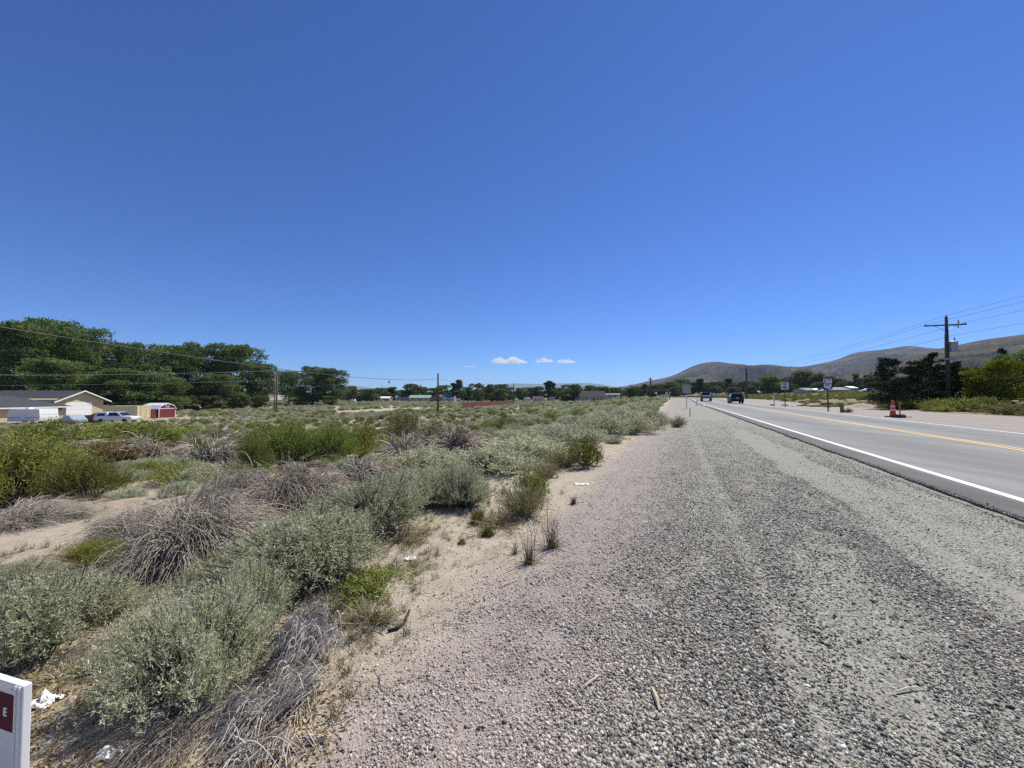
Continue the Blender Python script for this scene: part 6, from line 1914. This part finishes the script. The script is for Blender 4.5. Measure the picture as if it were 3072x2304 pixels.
far_house('house', 1816, 1864, 246, 1183, 1180.5, M_GREYP, M_GREYR, 'long low grey building right of the dark roofed house', windows=2, deep=6)
far_house('house', 2416, 2448, 196, 1170, 1163.5, M_BEIGE, M_GREYR, 'pale roofed house on the slope right of the speed limit sign', windows=2)
far_house('house', 2446, 2462, 200, 1171, 1165, M_WHITE, M_WHITE, 'small white house on the slope beside the pale roofed one', windows=1, deep=5)
far_house('house', 2492, 2548, 188, 1169, 1161.5, M_BEIGE, M_GREYR, 'wide grey roofed house on the slope behind the junction sign', windows=3)
far_house('house', 2550, 2574, 192, 1163, 1158.5, M_WHITE, M_WHITE, 'white flat roofed house highest on the slope', windows=2, deep=6)
far_house('house', 2278, 2325, 232, 1178, 1171, M_BEIGE, M_GREYR, 'low house under the bright green round tree', windows=3)
far_house('house', 2360, 2400, 222, 1174, 1168, M_GREYP, M_ROOF, 'dark roofed house half hidden behind the speed limit sign', windows=2)
far_house('house', 1398, 1440, 300, 1193, 1187, M_BEIGE, M_GREYR, 'low far house between the tall poplars and the red fence')
far_house('house', 1455, 1500, 310, 1192, 1187, M_WHITE, M_GREYR, 'far white house above the middle of the red fence')
for px0, px1, dep, h_px, lab, wm in ((1572, 1592, 250, 13, 'far white camper left of the tan trailer home', M_WHITE), (1597, 1631, 252, 16, 'far tan trailer home beyond the field', M_BEIGE), (1647, 1664, 254, 12, 'far beige camper under the dark poplar', M_BEIGE), (2124, 2154, 210, 10, 'far white box trailer parked beyond the black off-road car', M_WHITE), (1690, 1704, 250, 9, 'tiny white camper left of the dark roofed house', M_WHITE), (1052, 1066, 250, 9, 'tiny white camper at the end of the grove', M_WHITE)):
    c = on_ground((px0 + px1) / 2, dep); w = (px1 - px0) / FPX * dep
    trailer('parked_trailer', tuple(c), 0.0, w, 2.4, h_px / FPX * dep, lab, wall=wm)
for i, (px, dep, rz_, lab) in enumerate(((1985, 235, 1.0, 'tiny white car waiting at the far bend of the road'), (1700, 268, 1.57, 'tiny white car by the dark roofed house'), (1350, 268, 1.57, 'tiny white car in front of the solar roofed house'), (2600, 150, 1.4, 'white car parked at the edge of the junipers'), (1140, 262, 1.5, 'tiny white car by the reddish far house'), (2470, 190, 1.5, 'white car between the houses on the slope'))):
    g = on_ground(px, dep)
    vehicle('parked_car', tuple(g + np.array([0, 0, .02])), rz_, M_CARW, 'suv', lab)

# ------------------------------------------------------------------ signs and markers by the road
def post_sign(px, base, panels, label, post_mat=M_POLE, post_w=.09, top_py=1145, name='road_sign'):
    g = at(px, base)
    d = g[1]
    root = empty(name, tuple(g), -math.atan2(g[0], g[1]) * 0.75)
    ztop = at_depth(px, top_py, d)[2] - g[2]
    MB().box(-post_w/2, post_w/2, .02, .02 + post_w, -.4, ztop - .05).build('post', post_mat, root)
    return root, d, ztop
def panel(root, w, h, zc, mat, border=None, back=M_SIGNB, x=0.0):
    p = MB().box(x - w/2, x + w/2, -.012, .012, zc - h/2, zc + h/2).build('panel', mat, root)
    return p
root, d, zt = post_sign(2356, 1219.6, None, '', top_py=1145)
W1, H1 = .80, 1.0
p = panel(root, W1, H1, zt - H1/2, M_SIGNW)
b_ = MB()
for (x0, x1, z0, z1) in ((-W1/2 + .03, W1/2 - .03, zt - .05, zt - .03), (-W1/2 + .03, W1/2 - .03, zt - H1 + .03, zt - H1 + .05), (-W1/2 + .03, -W1/2 + .05, zt - H1 + .05, zt - .05), (W1/2 - .05, W1/2 - .03, zt - H1 + .05, zt - .05)):
    b_.box(x0, x1, -.015, -.0125, z0, z1)
b_.build('border', M_SIGNK, p)
text_obj('SPEED', .22, M_SIGNK, p, (0, -.014, zt - .17), bold=.008)
text_obj('LIMIT', .22, M_SIGNK, p, (0, -.014, zt - .38), bold=.008)
text_obj('40', .54, M_SIGNK, p, (0, -.014, zt - .73), bold=.02)
tag(root, 'white speed limit 40 sign on a dark post across the road', 'road sign')

root, d, zt = post_sign(2485, 1233, None, '', top_py=1136)
MB().box(-.335, .335, .013, .02, zt - .92, zt + .01).build('backing', M_SIGNK, root)
p = panel(root, .60, .36, zt - .20, M_SIGNW); text_obj('JCT', .32, M_SIGNK, p, (0, -.014, zt - .20), bold=.010)
p2 = MB().add([(x_, y_, zt - .66 + z_) for y_ in (-.012, .012) for x_, z_ in ((-.26, .22), (.26, .22), (.26, -.04), (.10, -.24), (-.04, -.20), (-.26, -.10))],
              [(0, 1, 2, 3, 4, 5), (11, 10, 9, 8, 7, 6)] + [(i, i + 6, (i + 1) % 6 + 6, (i + 1) % 6) for i in range(6)]).build('route_shield', M_SIGNW, root)
text_obj('822', .24, M_SIGNK, p2, (-.005, -.014, zt - .58), bold=.008)
tag(root, 'JCT 822 route sign with black surround on a dark post', 'road sign')

root, d, zt = post_sign(2060, 1226, None, '', top_py=1153.5, post_mat=M_STEEL, post_w=.06)
panel(root, .80, .95, zt - .475, M_SIGNB)
for z in (.2, .75): MB().box(-.3, .3, -.05, -.013, zt - z - .02, zt - z + .02).build('stiffener', M_STEEL, root)
tag(root, 'back of a bare grey road sign on the left verge', 'road sign')
root, d, zt = post_sign(2010, 1192, None, '', top_py=1174, post_mat=M_STEEL)
MB().add([(0, -.012, zt - .0), (.75, -.012, zt - .75), (0, -.012, zt - 1.5), (-.75, -.012, zt - .75), (0, .012, zt), (.75, .012, zt - .75), (0, .012, zt - 1.5), (-.75, .012, zt - .75)], [(0, 3, 2, 1), (4, 5, 6, 7), (0, 1, 5, 4), (1, 2, 6, 5), (2, 3, 7, 6), (3, 0, 4, 7)]).build('panel', M_SIGNB, root)
tag(root, 'small diamond shaped sign seen from behind at the bend', 'road sign')
for px, lab in ((1969, 'tiny sign nearest the lone pole at the bend'), (2000, 'tiny sign beside the diamond sign at the bend')):
    root, d, zt = post_sign(px, 1193, None, '', top_py=1176, post_mat=M_STEEL)
    panel(root, .8, 1.0, zt - .5, M_SIGNW); tag(root, lab, 'road sign')

def marker(px, base, top, w, mat, label, refl=True):
    g = at(px, base); h = at_depth(px, top, g[1])[2] - g[2]
    root = empty('marker_post', tuple(g), -HEAD)
    MB().box(-w/2, w/2, -.015, .015, -.2, h).build('blade', mat, root)
    if refl: MB().box(-w/2 + .01, w/2 - .01, -.02, -.016, h - .2, h - .06).build('reflector', M_LAMP, root)
    return tag(root, label, 'marker post')
marker(2070, 1250, 1223, .06, M_STEEL, 'thin grey stake in the gravel by the sign seen from behind', False)
marker(2091, 1218, 1198, .13, M_WHITE, 'white flexible marker post at the left edge of the road')
marker(2323, 1217, 1191, .14, M_WHITE, 'white marker post left of the speed limit sign')
marker(2009, 1199, 1189, .25, M_SIGNK, 'dark marker post at the bend of the road', False)
g = at(2526, 1237.5)
o = empty('wooden_marker', tuple(g)); h = at_depth(2526, 1213, g[1])[2] - g[2]
MB().box(-.09, .09, -.09, .09, -.2, h).build('post_body', M_WOOD, o); MB().box(-.10, .10, -.10, .10, h, h + .03).build('post_cap', M_SIGNK, o)
tag(o, 'stubby brown wooden marker post right of the junction sign', 'marker post')
plant('rust1', 2545, 1238, 26, 14, 'small reddish weed beside the stubby brown post', parts=False, cat='weed')

# orange cone and the stand next to it
g = at(2679, 1251)
root = empty('traffic_cone', tuple(g), 0.3)
MB().prism([(-.33, -.2), (-.2, -.33), (.2, -.33), (.33, -.2), (.33, .2), (.2, .33), (-.2, .33), (-.33, .2)], 'z', 0, .06).build('base', M_BLACK, root)
body = MB().lathe([(.17, .06), (.155, .12), (.085, .86), (.075, .96), (.05, .98), (.02, .985)], 18).build('body', M_ORANGE, root, smooth=True)
for z0, z1 in ((.40, .50), (.62, .72)):
    r0, r1 = .157 - (z0 - .12) * .094 + .004, .157 - (z1 - .12) * .094 + .004
    MB().lathe([(r0 - .003, z0), (r0, z0 + .002), (r1, z1 - .002), (r1 - .003, z1)], 18).build('reflective_band', M_LAMP, body, smooth=True)
MB().lathe([(.02, .98), (.045, .985), (.05, 1.04), (.02, 1.07)], 10).build('grip', M_ORANGE, body)
tag(root, 'tall orange traffic cone on a black base beside the far white line', 'traffic cone')
g = at(2700, 1253)
root = empty('sign_stand', tuple(g), 0.2)
MB().box(-.28, .28, -.16, .16, .0, .16).build('ballast', M_BLACK, root, bevel=.03)
MB().box(-.30, .30, -.05, .05, .16, .20).build('cross_foot', M_BLACK, root)
MB().tube([(0, 0, .16), (0, 0, .95)], .035, 8).build('mast', M_ORANGE, root)
MB().box(-.02, .95, -.02, .02, .02, .05).build('leg', M_BLACK, root)
MB().box(-.16, .16, -.012, .012, .93, .99).build('top_bar', M_BROWNW, root)
tag(root, 'empty orange sign stand on black ballast right of the traffic cone', 'sign stand')

# mound of spoil beyond the apron
def mound(px, py, wpx, hpx, label, mat):
    g = at(px, py); w = wpx / FPX * g[1]; h = hpx / FPX * g[1]
    n = 28
    u, v = np.meshgrid(np.linspace(-1, 1, n), np.linspace(-1, 1, n), indexing='ij')
    rr = np.sqrt(u ** 2 + v ** 2)
    z = h * np.clip(1 - rr, 0, 1) ** 0.8 * (0.65 + 0.7 * fbm(u * 3, v * 3, 4, 3)) - 0.05
    ix = np.arange(n * n).reshape(n, n)
    q = np.stack([ix[:-1, :-1], ix[1:, :-1], ix[1:, 1:], ix[:-1, 1:]], -1).reshape(-1, 4)
    o = mesh_obj('earth_mound', np.stack([u * w / 2, v * w * .4, z], -1).reshape(-1, 3), quads=q, mats=[mat], smooth=True); o.location = g
    return tag(o, label, 'mound')
mound(2590, 1222, 110, 15, 'low mound of pinkish earth at the edge of the apron', paint('pinkish_spoil', (0.36, 0.29, 0.24), .95, var=.25, scale=2, bump=.5, bscale=12))

# ------------------------------------------------------------------ estate sign in the near corner
def estate_sign():
    A = np.array([-1.589, 1.30]); dirv = unit(np.array([-.133, .036]))
    gz = float(ground_z(A[0], A[1]))
    root = empty('estate_sign', (A[0], A[1], gz), math.atan2(-dirv[1], -dirv[0]))     # local -x runs away along the sign
    zt = .452 - gz
    Wd, f = .62, .036
    fr_ = MB()
    for x0 in (-f, -Wd):
        fr_.box(x0, x0 + f, -.018, .004, -.15, zt)
    fr_.build('post', M_WHITE, root, bevel=.003)
    ridge_ = MB()
    for x0 in (-.012, -.030): ridge_.box(x0, x0 + .006, -.024, -.0185, -.1, zt - .001)
    ridge_.build('post_rib', M_WHITE, root)
    MB().box(-Wd + f, -f, -.017, .003, zt - .020, zt - .001).build('top_rail', M_WHITE, root, bevel=.002)
    MB().box(-Wd + f, -f, -.017, .003, .10, .122).build('bottom_rail', M_WHITE, root, bevel=.002)
    pn = MB().box(-Wd + f, -f, -.006, .002, .122, zt - .020).build('sign_face', M_SIGNW, root)
    MB().box(-Wd + f + .02, -f - .022, -.0085, -.0065, zt - .17, zt - .052).build('red_field', M_REDS, pn)
    text_obj('E', .036, M_WHITE, pn, (-f - .072, -.0095, zt - .110), bold=.0012)
    for x0 in (-.055, -.068, -.085): MB().box(x0, x0 + .004, -.009, -.0065, zt - .036, zt - .030).build('rivet', M_LAMP, pn)
    MB().add([(-f, -.010, zt - .024), (-f - .034, -.012, zt - .036), (-f - .002, -.014, zt - .036), (-f, -.007, zt - .024), (-f - .034, -.008, zt - .036), (-f - .002, -.008, zt - .036)], [(0, 1, 2), (3, 5, 4), (0, 3, 4, 1), (1, 4, 5, 2), (2, 5, 3, 0)]).build('corner_clip', M_LAMP, pn)
    tag(root, 'white framed sign with dark red field and letter E, in the near corner', 'sign')
estate_sign()

# ------------------------------------------------------------------ litter
def crumple(px, py, w, h, seed, mat, name, label, cat, flat=.5):
    g = at(px, py); r = np.random.default_rng(seed)
    n = 9
    u, v = np.meshgrid(np.linspace(-.5, .5, n), np.linspace(-.5, .5, n), indexing='ij')
    z = np.abs(r.normal(0, .5, (n, n))) * flat * (1 - (u ** 2 + v ** 2) * 1.3)
    x = u + r.normal(0, .05, (n, n)); y = v + r.normal(0, .05, (n, n))
    ix = np.arange(n * n).reshape(n, n)
    q = np.stack([ix[:-1, :-1], ix[1:, :-1], ix[1:, 1:], ix[:-1, 1:]], -1).reshape(-1, 4)
    top = np.stack([x * w, y * h, .004 + np.clip(z, 0, None) * w], -1).reshape(-1, 3)
    o = mesh_obj(name, top, quads=q, mats=[mat]); o.location = g
    sd = o.modifiers.new('thickness', 'SOLIDIFY'); sd.thickness = .0015
    return tag(o, label, cat)
crumple(135, 2112, .10, .085, 1, M_PAPER, 'crumpled_paper', 'crumpled white paper on the leaves beside the framed sign', 'paper')
crumple(350, 2270, .16, .05, 4, M_PAPER, 'torn_paper', 'torn whitish paper under the dark twigs at the bottom edge', 'paper', .2)
crumple(1745, 1453, .22, .10, 2, M_PAPER, 'plastic_sheet', 'flat pale plastic sheet lying on the pink gravel edge', 'sheet', .05)
crumple(640, 1640, .13, .05, 5, M_PAPER, 'bottle_scrap', 'white scrap at the foot of the largest dead brush', 'litter', .3)
crumple(2112, 1221, .5, .3, 6, M_PAPER, 'litter_bag', 'white litter bag at the edge of the asphalt ahead', 'litter', .5)
crumple(1230, 1680, .10, .05, 7, M_PAPER, 'curled_paper', 'curled strip of white paper on the sand', 'paper', .35)
crumple(1185, 1698, .09, .04, 8, M_PAPER, 'paper_scrap', 'pale paper scrap left of the curled strip', 'paper', .2)
crumple(1935, 1567, .055, .02, 9, M_PAPER, 'foil_scrap', 'tiny white scrap on the grey gravel', 'litter', .1)
crumple(2950, 1298, .30, .12, 10, M_PAPER, 'roadside_scrap', 'white scrap on the apron across the road', 'litter', .3)
g = at(1187, 1610)
cup = empty('paper_cup', tuple(g + np.array([0, 0, .036])), 0.5); cup.rotation_euler = (math.pi / 2 - .1, 0.3, 0.9)
MB().lathe([(.028, -.05), (.030, -.05), (.040, .05), (.037, .05)], 20).build('cup_wall', M_PAPER, cup, smooth=True)
MB().lathe([(.001, .046), (.041, .047), (.042, .053), (.038, .056), (.001, .056)], 20).build('lid', M_BROWNW, cup)
tag(cup, 'white paper cup lying on its side by the wide saltbush', 'cup')
# strip of black rubber
pts = [at(1163, 1898), at(1195, 1889), at(1215, 1872), at(1224, 1850), at(1228, 1840)]
pts = [p + np.array([0, 0, .010 + .003 * i]) for i, p in enumerate(pts)]
o = MB().tube(pts, [.007, .009, .009, .009, .007], 8).build('rubber_strip', M_BLACK, smooth=True); tag(o, 'curved strip of black rubber lying on the sand', 'rubber strip')
g = at(945, 2232); o = MB().box(-.034, .034, -.011, .011, .004, .011).build('black_tag', W_('slate_chip', (.06, .06, .065), rough=.5), loc=tuple(g)); o.rotation_euler = (0, 0, .25); tag(o, 'flat dark rectangular chip on the sand near the bottom edge', 'chip')
a, b = at(1958, 2075), at(1978, 2140)
o = MB().tube([a + np.array([0, 0, .014]), (a + b) / 2 + np.array([.004, 0, .018]), b + np.array([0, 0, .014])], [.009, .012, .004], 6).build('wood_splinter', M_STRAWW if 'M_STRAWW' in globals() else W_('split_wood', (.52, .42, .27), rough=.9, var=.2, scale=20)); tag(o, 'split piece of pale wood lying in the gravel', 'wood')
for i, (pa, pb, lab) in enumerate((((1505, 1762), (1550, 1742), 'pale thin stick on the sand by the grass clumps'), ((1755, 2065), (1795, 2035), 'pale dry stalk lying on the near gravel'), ((2690, 2082), (2755, 2070), 'yellowish stalk lying on the gravel at right'), ((1965, 1672), (2015, 1705), 'long pale stalk on the grey gravel'), ((300, 1500), (325, 1488), 'grey stick on the bare sand at left'))):
    a, b = at(*pa), at(*pb)
    o = MB().tube([a + np.array([0, 0, .012]), (a + b) / 2 + np.array([.006, .004, .016]), b + np.array([0, 0, .012])], [.004, .005, .003], 5).build('dry_stalk', W_('dry_stalk_skin_%d' % i, (.58, .51, .36), rough=.9)); tag(o, lab, 'stick')
